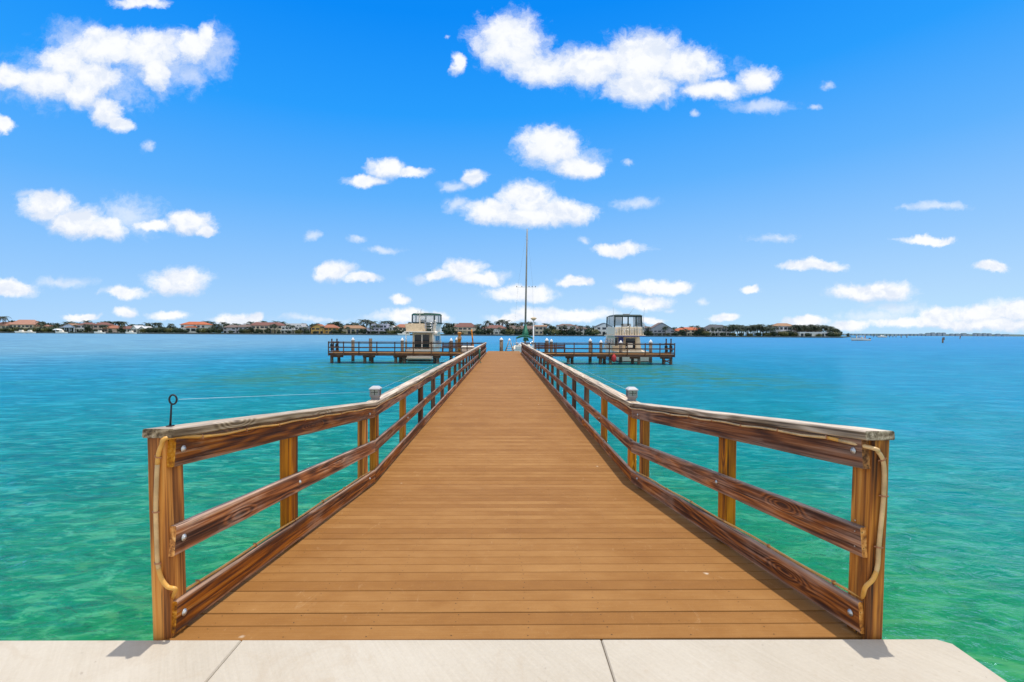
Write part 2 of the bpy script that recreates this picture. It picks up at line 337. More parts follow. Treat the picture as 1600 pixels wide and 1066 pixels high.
flat('rope_plastic', (0.66, 0.44, 0.20), 0.35, 0, 0.25, 9)
flat('rope_amber', (0.70, 0.36, 0.07), 0.35, 0, 0.2, 9)
flat('black_metal', (0.018, 0.018, 0.022), 0.45, 0.3)
flat('fish_line', (0.75, 0.85, 0.9), 0.3)
flat('lamp_white', (0.50, 0.49, 0.50), 0.45)
flat('lamp_grey', (0.26, 0.25, 0.26), 0.5, 0.2)
flat('lamp_glass', (0.32, 0.36, 0.32), 0.12, 0, 0.3, 60)
flat('gelcoat', (0.80, 0.74, 0.64), 0.55, 0, 0.04)
flat('cream', (0.76, 0.63, 0.46), 0.6, 0, 0.06)
flat('tan_canvas', (0.62, 0.47, 0.30), 0.8, 0, 0.15, 5)
flat('green_canvas', (0.012, 0.15, 0.085), 0.75, 0, 0.2, 4)
flat('dark_canvas', (0.022, 0.045, 0.042), 0.75)
flat('blue_canvas', (0.03, 0.05, 0.22), 0.75)
flat('dark_glass', (0.012, 0.013, 0.016), 0.08, 0, 0.2)
flat('clear_vinyl', (0.80, 0.86, 0.90), 0.12, 0, 0.03, 3, alpha=0.42)
flat('tinted_vinyl', (0.10, 0.12, 0.13), 0.2, 0, 0.1, 3, alpha=0.75)
flat('boot_stripe', (0.02, 0.025, 0.035), 0.4)
flat('stainless', (0.65, 0.66, 0.68), 0.25, 0.9)
flat('red_paint', (0.55, 0.03, 0.03), 0.5)
flat('white_paint', (0.80, 0.80, 0.78), 0.5, 0, 0.05)
flat('mast_paint', (0.20, 0.19, 0.15), 0.45, 0.3)
flat('teal_plastic', (0.01, 0.16, 0.12), 0.5)
flat('seawall_grey', (0.10, 0.11, 0.10), 0.85, 0, 0.3, 0.3)
flat('window_dark', (0.035, 0.045, 0.06), 0.15, 0, 0.3, 0.3)
flat('hole', (0.03, 0.012, 0.006), 0.9)
flat('joint', (0.10, 0.08, 0.06), 0.95)

# ------------------------------------------------------------------ building helpers
class MB:
    def __init__(s): s.v = []; s.f = []; s.m = []; s.mats = []; s.smooth = []
    def mi(s, mat):
        if mat not in s.mats: s.mats.append(mat)
        return s.mats.index(mat)
    def face(s, idx, mat, sm=False): s.f.append(idx); s.m.append(s.mi(mat)); s.smooth.append(sm)
    def hexa(s, pts, mat, end_mat=None):
        """8 points: 4 of the bottom then 4 of the top"""
        b = len(s.v); s.v += [Vector(p) for p in pts]
        for q in ((3, 2, 1, 0), (4, 5, 6, 7), (0, 1, 5, 4), (1, 2, 6, 5), (2, 3, 7, 6), (3, 0, 4, 7)): s.face([b + i for i in q], mat)
    def box(s, x0, x1, y0, y1, z0, z1, mat):
        s.hexa([(x0, y0, z0), (x1, y0, z0), (x1, y1, z0), (x0, y1, z0), (x0, y0, z1), (x1, y0, z1), (x1, y1, z1), (x0, y1, z1)], mat)
    def frus(s, b, t, mat):
        """b, t: (x0,x1,y0,y1,z)"""
        s.hexa([(b[0], b[2], b[4]), (b[1], b[2], b[4]), (b[1], b[3], b[4]), (b[0], b[3], b[4]),
                (t[0], t[2], t[4]), (t[1], t[2], t[4]), (t[1], t[3], t[4]), (t[0], t[3], t[4])], mat)
    def tube(s, pts, r, mat, n=8, caps=True):
        pts = [Vector(p) for p in pts]; rs = r if isinstance(r, (list, tuple)) else [r] * len(pts)
        base = len(s.v); up = None
        for i, p in enumerate(pts):
            d = (pts[min(i + 1, len(pts) - 1)] - pts[max(i - 1, 0)]).normalized()
            if up is None:
                up = Vector((0, 0, 1)) if abs(d.z) < 0.9 else Vector((1, 0, 0))
            a = d.cross(up).normalized(); up = a.cross(d).normalized()
            for k in range(n):
                w = 2 * math.pi * k / n
                s.v.append(p + (a * math.cos(w) + up * math.sin(w)) * rs[i])
        for i in range(len(pts) - 1):
            for k in range(n):
                k2 = (k + 1) % n
                s.face([base + i * n + k, base + i * n + k2, base + (i + 1) * n + k2, base + (i + 1) * n + k], mat, True)
        if caps:
            s.face([base + k for k in range(n)][::-1], mat); s.face([base + (len(pts) - 1) * n + k for k in range(n)], mat)
    def lathe(s, prof, c, mat, n=16, axis='Z'):
        c = Vector(c); base = len(s.v)
        for (r, h) in prof:
            for k in range(n):
                w = 2 * math.pi * k / n
                q = Vector((r * math.cos(w), r * math.sin(w), h))
                if axis == 'X': q = Vector((q.z, q.x, q.y))
                if axis == 'Y': q = Vector((q.y, q.z, q.x))
                s.v.append(c + q)
        for i in range(len(prof) - 1):
            for k in range(n):
                k2 = (k + 1) % n
                s.face([base + i * n + k, base + i * n + k2, base + (i + 1) * n + k2, base + (i + 1) * n + k], mat, True)
        s.face([base + k for k in range(n)][::-1], mat); s.face([base + (len(prof) - 1) * n + k for k in range(n)], mat)
    def poly(s, pts, mat):
        b = len(s.v); s.v += [Vector(p) for p in pts]; s.face(list(range(b, b + len(pts))), mat)
    def loft(s, secs, mat, close=False, caps=True):
        n = len(secs[0]); b = len(s.v)
        for sec in secs: s.v += [Vector(p) for p in sec]
        for i in range(len(secs) - 1):
            for k in range(n if close else n - 1):
                k2 = (k + 1) % n
                s.face([b + i * n + k, b + i * n + k2, b + (i + 1) * n + k2, b + (i + 1) * n + k], mat, True)
        if caps:
            s.face([b + k for k in range(n)][::-1], mat); s.face([b + (len(secs) - 1) * n + k for k in range(n)], mat)
    def build(s, name, parent=None, loc=None, rot=None, bevel=0.0, kind=None, fix=True):
        me = bpy.data.meshes.new(name); me.from_pydata([tuple(v) for v in s.v], [], s.f)
        for m in s.mats: me.materials.append(MATS[m])
        for p, mi, sm in zip(me.polygons, s.m, s.smooth): p.material_index = mi; p.use_smooth = sm
        if fix or bevel:
            bm = bmesh.new(); bm.from_mesh(me)
            if bevel: bmesh.ops.bevel(bm, geom=[e for e in bm.edges], offset=bevel, segments=1, affect='EDGES')
            bmesh.ops.recalc_face_normals(bm, faces=bm.faces)
            bm.to_mesh(me); bm.free()
        o = bpy.data.objects.new(name, me); COL.objects.link(o)
        if parent is not None: o.parent = parent
        if loc is not None: o.location = loc
        if rot is not None: o.rotation_euler = rot
        if kind: o['kind'] = kind
        return o
def thing(name, label, cat, loc=(0, 0, 0), rz=0.0, group=None):
    o = bpy.data.objects.new(name, None); COL.objects.link(o); o.empty_display_size = 0.3
    o.location = loc; o.rotation_euler = (0, 0, rz); o['label'] = label; o['category'] = cat
    if group: o['group'] = group
    return o
def tag(o, label, cat, group=None):
    o['label'] = label; o['category'] = cat
    if group: o['group'] = group
    return o
def copy_thing(root, loc, rz=0.0, scale=1.0, label=None, group=None):
    r = root.copy(); COL.objects.link(r); r.location = loc; r.rotation_euler = (0, 0, rz); r.scale = (scale,) * 3
    if label: r['label'] = label
    if group: r['group'] = group
    for ch in list(root.children):
        c = ch.copy(); COL.objects.link(c); c.parent = r
        for g in ch.children:
            d = g.copy(); COL.objects.link(d); d.parent = c
    return r

def board(name, a, b, hgt, thk, mat, parent, end_mat='end_grain', r=0.007, jit=0.0022, side=Vector((1, 0, 0)), label=None):
    """a sawn board from a to b (centre line), local x along its length, local z = height, local y = thickness"""
    a, b = Vector(a), Vector(b); X = (b - a); ln = X.length; X.normalize()
    Y = side - X * side.dot(X); Y.normalize(); Z = X.cross(Y)
    if Z.z < -0.01: Z = -Z; Y = Z.cross(X)
    M = Matrix((X, Y, Z)).transposed().to_4x4(); M.translation = (a + b) / 2
    prof = [(-thk/2 + r, -hgt/2), (thk/2 - r, -hgt/2), (thk/2, -hgt/2 + r), (thk/2, hgt/2 - r), (thk/2 - r, hgt/2), (-thk/2 + r, hgt/2), (-thk/2, hgt/2 - r), (-thk/2, -hgt/2 + r)]
    nseg = max(2, min(24, int(ln / 0.12))); mb = MB(); secs = []
    sd = random.random() * 100
    for i in range(nseg + 1):
        x = -ln/2 + ln * i / nseg; ring = []
        for k, (y, z) in enumerate(prof):
            j = jit * (0.3 if i in (0, nseg) else 1)
            ring.append((x, y + j * mnoise.noise(Vector((x * 3, k * 1.7, sd))), z + 1.6 * j * mnoise.noise(Vector((x * 2.2, k * 2.3 + 9, sd)))))
        secs.append(ring)
    n = 8; 
    for sec in secs: mb.v += [Vector(p) for p in sec]
    for i in range(nseg):
        for k in range(n):
            k2 = (k + 1) % n
            mb.face([i * n + k, i * n + k2, (i + 1) * n + k2, (i + 1) * n + k], mat)
    mb.face(list(range(n))[::-1], end_mat); mb.face([nseg * n + k for k in range(n)], end_mat)
    o = mb.build(name, parent)
    inv = Matrix.Translation(-parent.location) if parent is not None else Matrix()
    o.matrix_local = inv @ M
    if label: o['label'] = label
    return o

# ------------------------------------------------------------------ setting: water, seawall walk
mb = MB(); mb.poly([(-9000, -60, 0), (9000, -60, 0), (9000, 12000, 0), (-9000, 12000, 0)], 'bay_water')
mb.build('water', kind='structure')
SLABZ, SY, SX = 1.45, 2.341, 2.27
def sy(x): return SY - 0.0068 * x
J1, J2 = -1.31, 0.503
mb = MB()
g = 0.004
xs = [(-14.0, -4.2), (-4.2 + g, J1 - g/2), (J1 + g/2, J2 - g/2), (J2 + g/2, SX)]
def slab(x0, x1, y0, y1, ch):
    e = 0.008
    if ch:
        ring = [(x0, y0), (x1, y0), (x1, sy(x1) - 0.035), (x1 - 0.05, sy(x1)), (x0, sy(x0))]
    else: ring = [(x0, y0), (x1, y0), (x1, sy(x1)), (x0, sy(x0))]
    n = len(ring); cx = (x0 + x1)/2; cy = (y0 + y1)/2
    def sh(r, d): return [(x + (d if x < cx else -d), y + (d if y < cy else -d)) for x, y in r]
    secs = [[(x, y, SLABZ - 0.2) for x, y in ring], [(x, y, SLABZ - e) for x, y in ring], [(x, y, SLABZ) for x, y in sh(ring, e * 0.7)]]
    b = len(mb.v)
    for s_ in secs: mb.v += [Vector(p) for p in s_]
    for i in range(2):
        for k in range(n):
            k2 = (k + 1) % n; mb.face([b + i*n + k, b + i*n + k2, b + (i+1)*n + k2, b + (i+1)*n + k], 'concrete')
    mb.face([b + 2*n + k for k in range(n)], 'concrete'); mb.face([b + k for k in range(n)][::-1], 'concrete')
for i, (x0, x1) in enumerate(xs): slab(x0, x1, -3.0, SY, i == 3)
mb.box(-14, SX - 0.03, -3.0, SY - 0.03, SLABZ - 0.5, SLABZ - 0.012, 'joint')
mb.build('pavement', kind='structure')
mb = MB(); mb.box(-14, SX - 0.02, -2.9, SY - 0.06, -3.0, SLABZ - 0.45, 'concrete')
tag(mb.build('seawall'), 'pale concrete seawall under the paved walk at the foot of the dock', 'seawall')

# ------------------------------------------------------------------ dock
ZN, ZF = 1.44, 1.02            # deck height by the seawall and over the bay
Y0, YB, YE, YH = SY + 0.018, 6.1, 45.3, 51.6
def zdeck(y): return ZN + (ZF - ZN) * min(1, max(0, (y - Y0) / (YB - Y0)))
dock = thing('dock', 'long tan plank dock with a short ramp running out over the bay', 'dock', (0, Y0, 0))
slope = math.atan2(ZF - ZN, YB - Y0); rl = math.hypot(YB - Y0, ZF - ZN)
def planks(n, xl, xr, thick=0.025, gapf=None, holes=0, ylen=None):
    mb = MB(); rr = random.Random(3)
    for i in range(n):
        y0 = i * PITCH; gp = 0.0042 + 0.0025 * rr.random()
        if gapf and i in gapf: gp = 0.0105
        y1 = min(y0 + PITCH - gp, ylen or 1e9)
        if y1 - y0 < 0.01: continue
        ym = (y0 + y1)/2; a, b = xl(ym), xr(ym); dz = 0.0012 * rr.random()
        c = 0.003
        pr = [(y0, -thick), (y1, -thick), (y1, dz - c), (y1 - c, dz), (y0 + c, dz), (y0, dz - c)]
        b0 = len(mb.v)
        for x in (a, b): mb.v += [Vector((x, y, z)) for y, z in pr]
        for k in range(6):
            k2 = (k + 1) % 6; mb.face([b0 + k, b0 + k2, b0 + 6 + k2, b0 + 6 + k], 'deck_composite')
        mb.face([b0 + k for k in range(6)][::-1], 'deck_composite'); mb.face([b0 + 6 + k for k in range(6)], 'deck_composite')
        if i < holes:
            for xx in (-1.55, -1.12, -0.70, -0.27, 0.14, 0.56, 0.98, 1.42):
                for yo in (0.03, PITCH - 0.035):
                    if rr.random() < 0.12: continue
                    cx = xx + rr.uniform(-0.012, 0.012) + (0.035 * rr.random() if rr.random() < 0.15 else 0); cy = y0 + yo + rr.uniform(-0.004, 0.004); q = rr.uniform(0.0028, 0.0046)
                    b1 = len(mb.v)
                    mb.v += [Vector((cx + q * math.cos(w), cy + q * math.sin(w), dz + 0.0006)) for w in [k * math.pi/3 for k in range(6)]]
                    mb.face([b1 + k for k in range(6)], 'hole')
    return mb
RXN, RXF, LX = 1.842, 1.685, 1.665     # inner faces of the railings
def rx_in(y): return RXF + (RXN - RXF) * max(0, (YB - y) / (YB - 2.35))
nr = int(round(rl / PITCH))
m_ = planks(nr + 1, lambda y: -(LX + 0.052), lambda y: rx_in(Y0 + y) + 0.052, gapf=(1, 10, 21), holes=nr, ylen=rl - 0.002)
m_.build('deck', dock, (0, 0, ZN), (slope, 0, 0))
nf = int((YH - YB) / PITCH)
m_ = planks(nf, lambda y: -(LX + 0.052), lambda y: RXF + 0.052, gapf=(2, 9, 31, 60), holes=40)
m_.build('deck', dock, (0, YB - Y0, ZF))
# joists, fascia and piles of the main dock
mb = MB()
for x in (-1.70, -0.85, 0.0, 0.85, 1.70): mb.box(x - 0.022, x + 0.022, YB - Y0, YH - Y0 - 0.05, ZF - 0.23, ZF - 0.027, 'dark_wood')
for x in (-1.70, -0.85, 0.0, 0.85, 1.72):
    mb.hexa([(x-.022, 0.02, ZN-.25), (x+.022, 0.02, ZN-.25), (x+.022, YB-Y0-.002, ZF-.25), (x-.022, YB-Y0-.002, ZF-.25),
             (x-.022, 0.02, ZN-.03), (x+.022, 0.02, ZN-.03), (x+.022, YB-Y0-.002, ZF-.03), (x-.022, YB-Y0-.002, ZF-.03)], 'dark_wood')
mb.build('joists', dock)
def pile(x, y, z1, r=0.13, parent=None, name='piling', cap=False):
    o = MB(); o.lathe([(r * 1.03, -2.5), (r * 1.04, 0.0), (r, 0.6), (r * 0.96, z1)], (0, 0, 0), 'pile_wood', 12)
    o = o.build(name, parent, (x - parent.location.x, y - parent.location.y, 0))
    return o
yy_ = 7.6
while yy_ < 51:
    for x in (-1.45, 1.45): pile(x, yy_, ZF - 0.24, 0.12, dock)
    yy_ += 3.5

# ------------------------------------------------------------------ railings
def rail_run(root, sgn, inner, ys, first=False):
    pass
def z_off(y, h): return zdeck(y) + h            # h above deck
TOPZ, MIDZ, BOTZ, BH, BT = 0.95, 0.495, 0.101, 0.15, 0.042
def post(root, x, y, w=0.09, d=0.14, top=1.025, bot=-0.35, mat='post_wood', zd=None, lean=0.0):
    z = zdeck(y) if zd is None else zd
    return board('post', (x + lean, y, z + bot), (x, y, z + top), d, w, mat, root, r=0.008, side=Vector((1, 0, 0)))
def bolt(root, x, y, z, sgn, r=0.018):
    o = MB(); o.lathe([(r, -0.001), (r, 0.003), (r*0.55, 0.004), (r*0.6, 0.009), (r*0.25, 0.011)], (0, 0, 0), 'galvanised', 12, 'X')
    return o.build('bolt', root, (x - root.location.x, y - root.location.y, z - root.location.z), (0, 0, math.pi if sgn < 0 else 0))
rootL = thing('wooden_railing', 'brown three-board timber railing along the left side of the dock walkway', 'railing', (-1.75, SY, ZN))
rootR = thing('wooden_railing', 'brown three-board timber railing along the right side of the dock walkway', 'railing', (1.8, SY, ZN))
def side_railing(root, s, inner):
    # ramp section
    ya = 2.395 if s < 0 else 2.355
    P0 = lambda y, off: s * (inner(y) + off)
    for zc, nm in ((TOPZ, 'top_rail'), (MIDZ, 'middle_rail'), (BOTZ, 'bottom_rail')):
        e = 0.0 if nm != 'middle_rail' else 0.004
        board(nm, (P0(ya, BT/2), ya - e, z_off(ya, zc)), (P0(YB - .003, BT/2), YB - .003, z_off(YB, zc)), BH + (0.006 if nm == 'bottom_rail' else 0), BT, 'rail_wood', root, r=0.006)
    capw = 0.155
    board('cap_board', (P0(ya - .04, -0.02 + capw/2), ya - .04, z_off(ya, 1.054)), (P0(YB, -0.02 + capw/2), YB + .01, z_off(YB, 1.050)), 0.045, capw, 'cap_wood', root, end_mat='cap_wood', r=0.006)
    post(root, s * (inner(ya) + BT + 0.045), ya + .05, top=1.031, lean=-s * .028)
    for y in (3.84, 5.84): post(root, s * (inner(y) + BT + 0.045), y, top=1.027)
    # straight section
    ys = [6.36] + [8.15 + 1.75 * k for k in range(22)]; ys[-1] = YE - .09
    for y in ys: post(root, s * (inner(y) + BT + 0.045), y, mat='post_wood' if y < 9 else 'dark_wood')
    y = YB + .003; k = 0
    while y < YE - 0.5:
        y2 = ys[2 * k + 2] if 2 * k + 2 < len(ys) else YE
        if YE - y2 < 2.0: y2 = YE
        for zc, nm in ((TOPZ, 'top_rail'), (MIDZ, 'middle_rail'), (BOTZ, 'bottom_rail')):
            dz1, dz2, dx = random.uniform(-.008, .008), random.uniform(-.008, .008), random.uniform(-.003, .003)
            board(nm, (s * (inner(y) + BT/2 + dx), y + .002, ZF + zc + dz1), (s * (inner(y2) + BT/2 + dx), y2 - .002, ZF + zc + dz2), BH - .004, BT, 'rail_wood', root, r=0.006)
        board('cap_board', (s * (inner(y) - .02 + capw/2), y + .002 + (0.008 if k == 0 else 0), ZF + 1.049), (s * (inner(y2) - .02 + capw/2), y2 - .002, ZF + 1.049 + .001 * (k % 2)), 0.045, capw, 'cap_wood', root, end_mat='cap_wood', r=0.006)
        y = y2; k += 1
        if k > 30: break
    for yb, zs in ((ya + .055, (TOPZ + .01, MIDZ, BOTZ)), (3.84, (MIDZ,)), (5.84, (TOPZ - .02, BOTZ + .02)), (8.15, (MIDZ,)), (11.65, (MIDZ,))):
        for zc in zs:
            if s > 0 and yb < 3 and zc == MIDZ: continue
            bolt(root, s * (inner(yb) - 0.0015), yb, z_off(yb, zc), -s)
side_railing(rootL, -1, lambda y: LX)
side_railing(rootR, 1, rx_in)
# small nails
for (px, py) in ((1331.5, 812), (1329, 829), (1333, 852)):
    x = rx_in(2.5); q = P(px, py, 2.4)
    o = MB(); o.lathe([(0.004, 0), (0.004, 0.003)], (0, 0, 0), 'galvanised', 8, 'X')
    yb = 2.355 + 0.035 + (1333 - px) * 0.0004
    o.build('nail', rootR, (rx_in(yb) - .003 - rootR.location.x, yb - rootR.location.y, q.z - rootR.location.z))

# cross arms of the T
YT, YTB = YE, 47.9
def X45(px, Y=YT): return P(px, 540, Y).x
arms = []
for s, x_end, nm in ((-1, X45(513.0), 'left'), (1, X45(1055.0), 'right')):
    root = thing('cross_dock', 'tan decked %s arm of the T dock in front of the %s boat' % (nm, 'beige trawler' if s < 0 else 'white sport fishing'), 'dock', (x_end, YT, 0))
    xa = s * (LX + 0.056); lo, hi = min(xa, x_end), max(xa, x_end)
    mb = MB(); n = int((hi - lo) / PITCH)
    for i in range(n):
        mb.box(lo + i * PITCH - root.location.x, lo + (i + 1) * PITCH - .004 - root.location.x, 0.0, YTB - YT, ZF - .025, ZF + .001 * (i % 2), 'deck_composite')
    mb.build('deck', root)
    board('fascia', (lo, YT + .03, ZF - .15), (hi, YT + .03, ZF - .15), 0.24, 0.05, 'dark_wood', root, side=Vector((0, 1, 0)))
    board('fascia', (lo, YTB - .03, ZF - .15), (hi, YTB - .03, ZF - .15), 0.24, 0.05, 'dark_wood', root, side=Vector((0, 1, 0)))
    arms.append(root)
    pl_px = (518.5, 529.5, 570, 581.5, 618.5, 625.5, 632, 679, 684, 705) if s < 0 else (888, 894, 938, 944.5, 954, 988.5, 998.5, 1037, 1048.5)
    for i, px in enumerate(pl_px):
        yq = YT + (0.45 if i % 2 == 0 else 1.2); pile(X45(px, yq), yq, ZF - 0.30, 0.15, root)
    for (a, b) in (((515, 535), (566, 585), (614, 635), (676, 688)) if s < 0 else ((884, 897), (934, 948), (985, 1001), (1033, 1052))):
        board('cross_beam', (X45(a), YT + .22, ZF - .36), (X45(b), YT + .22, ZF - .36), 0.18, 0.12, 'dark_wood', root, side=Vector((0, 1, 0)))
    if s > 0:
        board('brace', (X45(1037), YT + .2, 0.15), (X45(1049), YT + .2, ZF - .5), 0.10, 0.05, 'dark_wood', root, side=Vector((0, 1, 0)))
        board('brace', (X45(1037), YT + .14, ZF - .5), (X45(1049), YT + .14, 0.15), 0.10, 0.05, 'dark_wood', root, side=Vector((0, 1, 0)))
    rr = thing('wooden_railing', 'dark brown railing on the near edge of the %s arm of the T dock' % nm, 'railing', (x_end, YT, ZF))
    posts = (513.5, 537, 561, 589, 617, 646, 674, 702, 730) if s < 0 else (842, 869, 897, 925, 952, 980, 1008, 1031, 1054)
    for px in posts:
        board('post', (X45(px), YT - .045, ZF - .28), (X45(px), YT - .045, ZF + 1.06), 0.09, 0.085, 'dark_wood', rr)
    cuts = [lo] + [X45(posts[i]) for i in ((2, 4, 6) if s < 0 else (2, 4, 6))] + [hi]; cuts.sort()
    for a, b in zip(cuts[:-1], cuts[1:]):
        for zc, nm2 in ((0.96, 'top_rail'), (0.52, 'middle_rail'), (0.12, 'bottom_rail')):
            board(nm2, (a + .003, YT + .02, ZF + zc), (b - .003, YT + .02, ZF + zc), 0.11, 0.04, 'dark_wood', rr, side=Vector((0, 1, 0)))
        board('cap_board', (a + .003, YT - .01, ZF + 1.082), (b - .003, YT - .01, ZF + 1.082), 0.04, 0.17, 'dark_wood', rr, side=Vector((0, 1, 0)))
    # end rail across the far end of the arm
    for yq in (YT + 1.25, YTB - .1):
        board('post', (x_end - s * .05, yq, ZF - .28), (x_end - s * .05, yq, ZF + 1.06), 0.09, 0.085, 'dark_wood', rr)
    for zc, nm2 in ((0.96, 'top_rail'), (0.52, 'middle_rail'), (0.12, 'bottom_rail')):
        board(nm2, (x_end - s*.12, YT + .05, ZF + zc), (x_end - s*.12, YTB, ZF + zc), 0.11, 0.04, 'dark_wood', rr)

# ------------------------------------------------------------------ mooring piles with white caps
def cap_pile(px, py_top, Y, label, r=0.16, white=True, grp=None):
    c = P(px, py_top, Y)
    root = thing('mooring_pile', label, 'piling', (c.x, Y, 0), group=grp)
    o = MB(); zt = c.z - (0.26 if white else 0)
    o.lathe([(r * 1.05, -2.5), (r * 1.03, 0.3), (r, zt)], (0, 0, 0), 'pile_wood', 14); o.build('shaft', root)
    if white:
        o = MB(); o.lathe([(r * 1.12, zt - .06), (r * 1.14, zt + .02), (r * 0.55, zt + .17), (0.02, zt + .27)], (0, 0, 0), 'white_paint', 14); o.build('cap', root)
    return root
cap_pile(551.5, 527.5, 48.6, 'white-capped mooring pile left of the beige boat, second from the end of the left arm')
cap_pile(579, 529, 48.6, 'bare-topped mooring pile between two white-capped ones on the left arm', 0.17, False)
cap_pile(628.5, 528, 48.5, 'white-capped mooring pile just left of the beige boat, the taller of two')
cap_pile(634.5, 530, 50.5, 'small white-capped pile against the left side of the beige boat', 0.11)
cap_pile(705, 528.5, 48.5, 'white-capped pile just right of the beige boat')
cap_pile(713.5, 527.5, 52.5, 'white-capped pile beside the tall brown stump right of the beige boat')
cap_pile(783.4, 527.5, 51.9, 'mooring pile with white cone cap standing at the far end of the walkway', 0.2)
cap_pile(854.5, 528.5, 49.5, 'left one of two white-capped piles behind the bench on the right arm', 0.19)
cap_pile(861.5, 530, 52.0, 'right one of two white-capped piles behind the bench on the right arm', 0.17)
cap_pile(922.3, 529, 48.4, 'tall white-capped pile standing left of the sport fishing boat', 0.17)
cap_pile(939, 531.5, 50.0, 'low white-capped pile against the left side of the sport fishing boat', 0.17)
cap_pile(970, 532, 48.4, 'white-capped pile in front of the sport fishing boat stern', 0.17)
cap_pile(1016.8, 531, 48.6, 'white-capped pile just right of the sport fishing boat', 0.17)
# rough brown stump with wrapped rope
c = P(718, 519, 49.5); root = thing('mooring_pile', 'tall rough brown stump with rope wound round its top, right of the beige boat', 'piling', (c.x, 49.5, 0))
o = MB(); o.lathe([(0.18, -2.5), (0.17, 2.2), (0.24, 2.35), (0.16, 2.5), (0.13, 2.75), (0.2, 2.9), (0.24, 3.0), (0.12, c.z)], (0, 0, 0), 'post_wood', 12); o.build('shaft', root)
o = MB()
for k in range(4): o.tube([(0.21 * math.cos(w), 0.21 * math.sin(w), 2.42 + k * .06) for w in [j * math.pi/6 for j in range(13)]], 0.03, 'tan_canvas', 6, False)
o.build('rope', root)
# leaning timber pole
c0, c1 = P(757, 541, 46.5), P(754, 521, 46.5)
# utility pedestals near the two ends
for px, lab in ((518.5, 'thin dark fish rod stand, nearest the end of the left arm'), (526.5, 'thin dark fish rod stand, second from the end of the left arm'), (1041, 'thin dark rod stand, inner one of two at the end of the right arm'), (1048.5, 'thin dark rod stand at the very end of the right arm')):
    c = P(px, 531, 46.8); root = thing('rod_stand', lab, 'rod stand', (c.x, 46.8, ZF))
    o = MB(); o.box(-.05, .05, -.05, .05, 0, c.z - ZF, 'dark_wood'); o.build('post', root)
    o = MB(); o.box(-.14, .12, -.08, .08, .55, .80, 'black_metal'); o.box(-.1, .16, -.07, .07, .2, .4, 'black_metal'); o.build('bracket', root)
    o = MB(); o.lathe([(0.05, 0), (0.09, .05), (0.04, .12)], (0, 0, c.z - ZF), 'black_metal', 8); o.build('top_ring', root)

# benches of dark boards on the arms
for s, a, b, lab in ((-1, 690, 738, 'long dark slatted wooden bench on the left arm beside the walkway'), (1, 835, 884, 'long dark slatted wooden bench on the right arm beside the walkway')):
    xa, xb = P(a, 540, 47.2).x, P(b, 540, 47.2).x
    root = thing('wooden_bench', lab, 'bench', ((xa + xb)/2, 47.2, ZF)); w = (xb - xa)/2
    o = MB()
    for k in range(3): o.box(-w, w, .30, .34, .52 + k * .16, .65 + k * .16, 'dark_wood')
    o.build('backrest', root)
    o = MB()
    for k in range(3): o.box(-w, w, -.2 + k * .16, -.06 + k * .16, .42, .46, 'dark_wood')
    o.build('seat', root)
    for k in range(4):
        x = -w + .1 + (2 * w - .2) * k / 3
        o = MB(); o.box(x - .04, x + .04, -.18, .29, 0, .418, 'dark_wood'); o.box(x - .04, x + .04, .342, .40, 0, 1.0, 'dark_wood'); o.build('leg', root)

# white dock box with leaning pole
c = P(735, 548, 46.2); root = thing('dock_box', 'white fibreglass storage box behind the left railing near the end of the walkway', 'dock box', (P(731, 548, 46.6).x, 46.6, ZF))
o = MB(); o.frus((-.55, .55, -.3, .3, 0.0), (-.6, .6, -.33, .33, .55), 'gelcoat'); o.build('box', root, bevel=0.02)
o = MB(); o.frus((-.64, .64, -.36, .36, .553), (-.56, .56, -.28, .28, .68), 'gelcoat'); o.build('lid', root, bevel=0.02)
a, b = P(740.5, 548, 46.9), P(736.8, 515, 46.9)
o = MB(); o.tube([(0, 0, 0), (b.x - a.x, 0, b.z - ZF)], [0.085, 0.07], 'post_wood', 10); 
tag(o.build('timber_pole', None, (a.x, 46.9, ZF)), 'leaning light brown timber pole behind the white storage box', 'pole')

# green hose on the left railing
c = P(745, 549, 30.0); root = thing('garden_hose', 'green hose coiled and hung on the left railing near the end of the walkway', 'hose', (-LX + 0.03, 31.0, ZF))
o = MB()
for k in range(5):
    pts = [(0.02 + 0.014 * k, 0.21 * math.cos(w) * (1 - .05 * k), .62 + 0.36 * math.sin(w) * (1 - .04*k)) for w in [j * math.pi/8 for j in range(17)]]
    o.tube(pts, 0.022, 'teal_plastic', 6, False)
o.tube([(0.05, .1, .35), (.06, .15, .12), (.12, .3, .03), (.1, .0, .02), (.16, -.3, .02)], 0.02, 'teal_plastic', 6)
o.build('coil', root)
o = MB(); o.box(0, .12, -.1, .1, .93, 1.0, 'white_paint'); o.box(0, .10, -.03, .03, .8, .93, 'white_paint'); o.build('hanger', root)

# ladder with white hand rails at the dock head
c = P(796, 548, 51.3); root = thing('boarding_ladder', 'pale A-shaped boarding ladder at the far end of the walkway', 'ladder', (c.x, 51.3, ZF))
for s in (-1, 1):
    o = MB(); o.tube([(s * .45, 0, 0.0), (s * .1, 0, .95)], 0.045, 'mast_paint', 8); o.build('side_rail', root)
    o = MB(); o.tube([(s * .3, .2, 0.0), (s * .22, .2, .75), (s * .1, .2, 1.15), (0, .2, 1.25)], 0.035, 'white_paint', 8); o.build('handrail', root)
for z in (.18, .42, .66): 
    w = .45 - .35 * z / .95
    o = MB(); o.box(-w, w, -.03, .03, z - .02, z + .02, 'white_paint'); o.build('rung', root)
o = MB(); o.lathe([(.16, 1.15), (.17, 1.2), (.02, 1.42)], (0, .2, 0), 'white_paint', 10); o.build('cap', root)

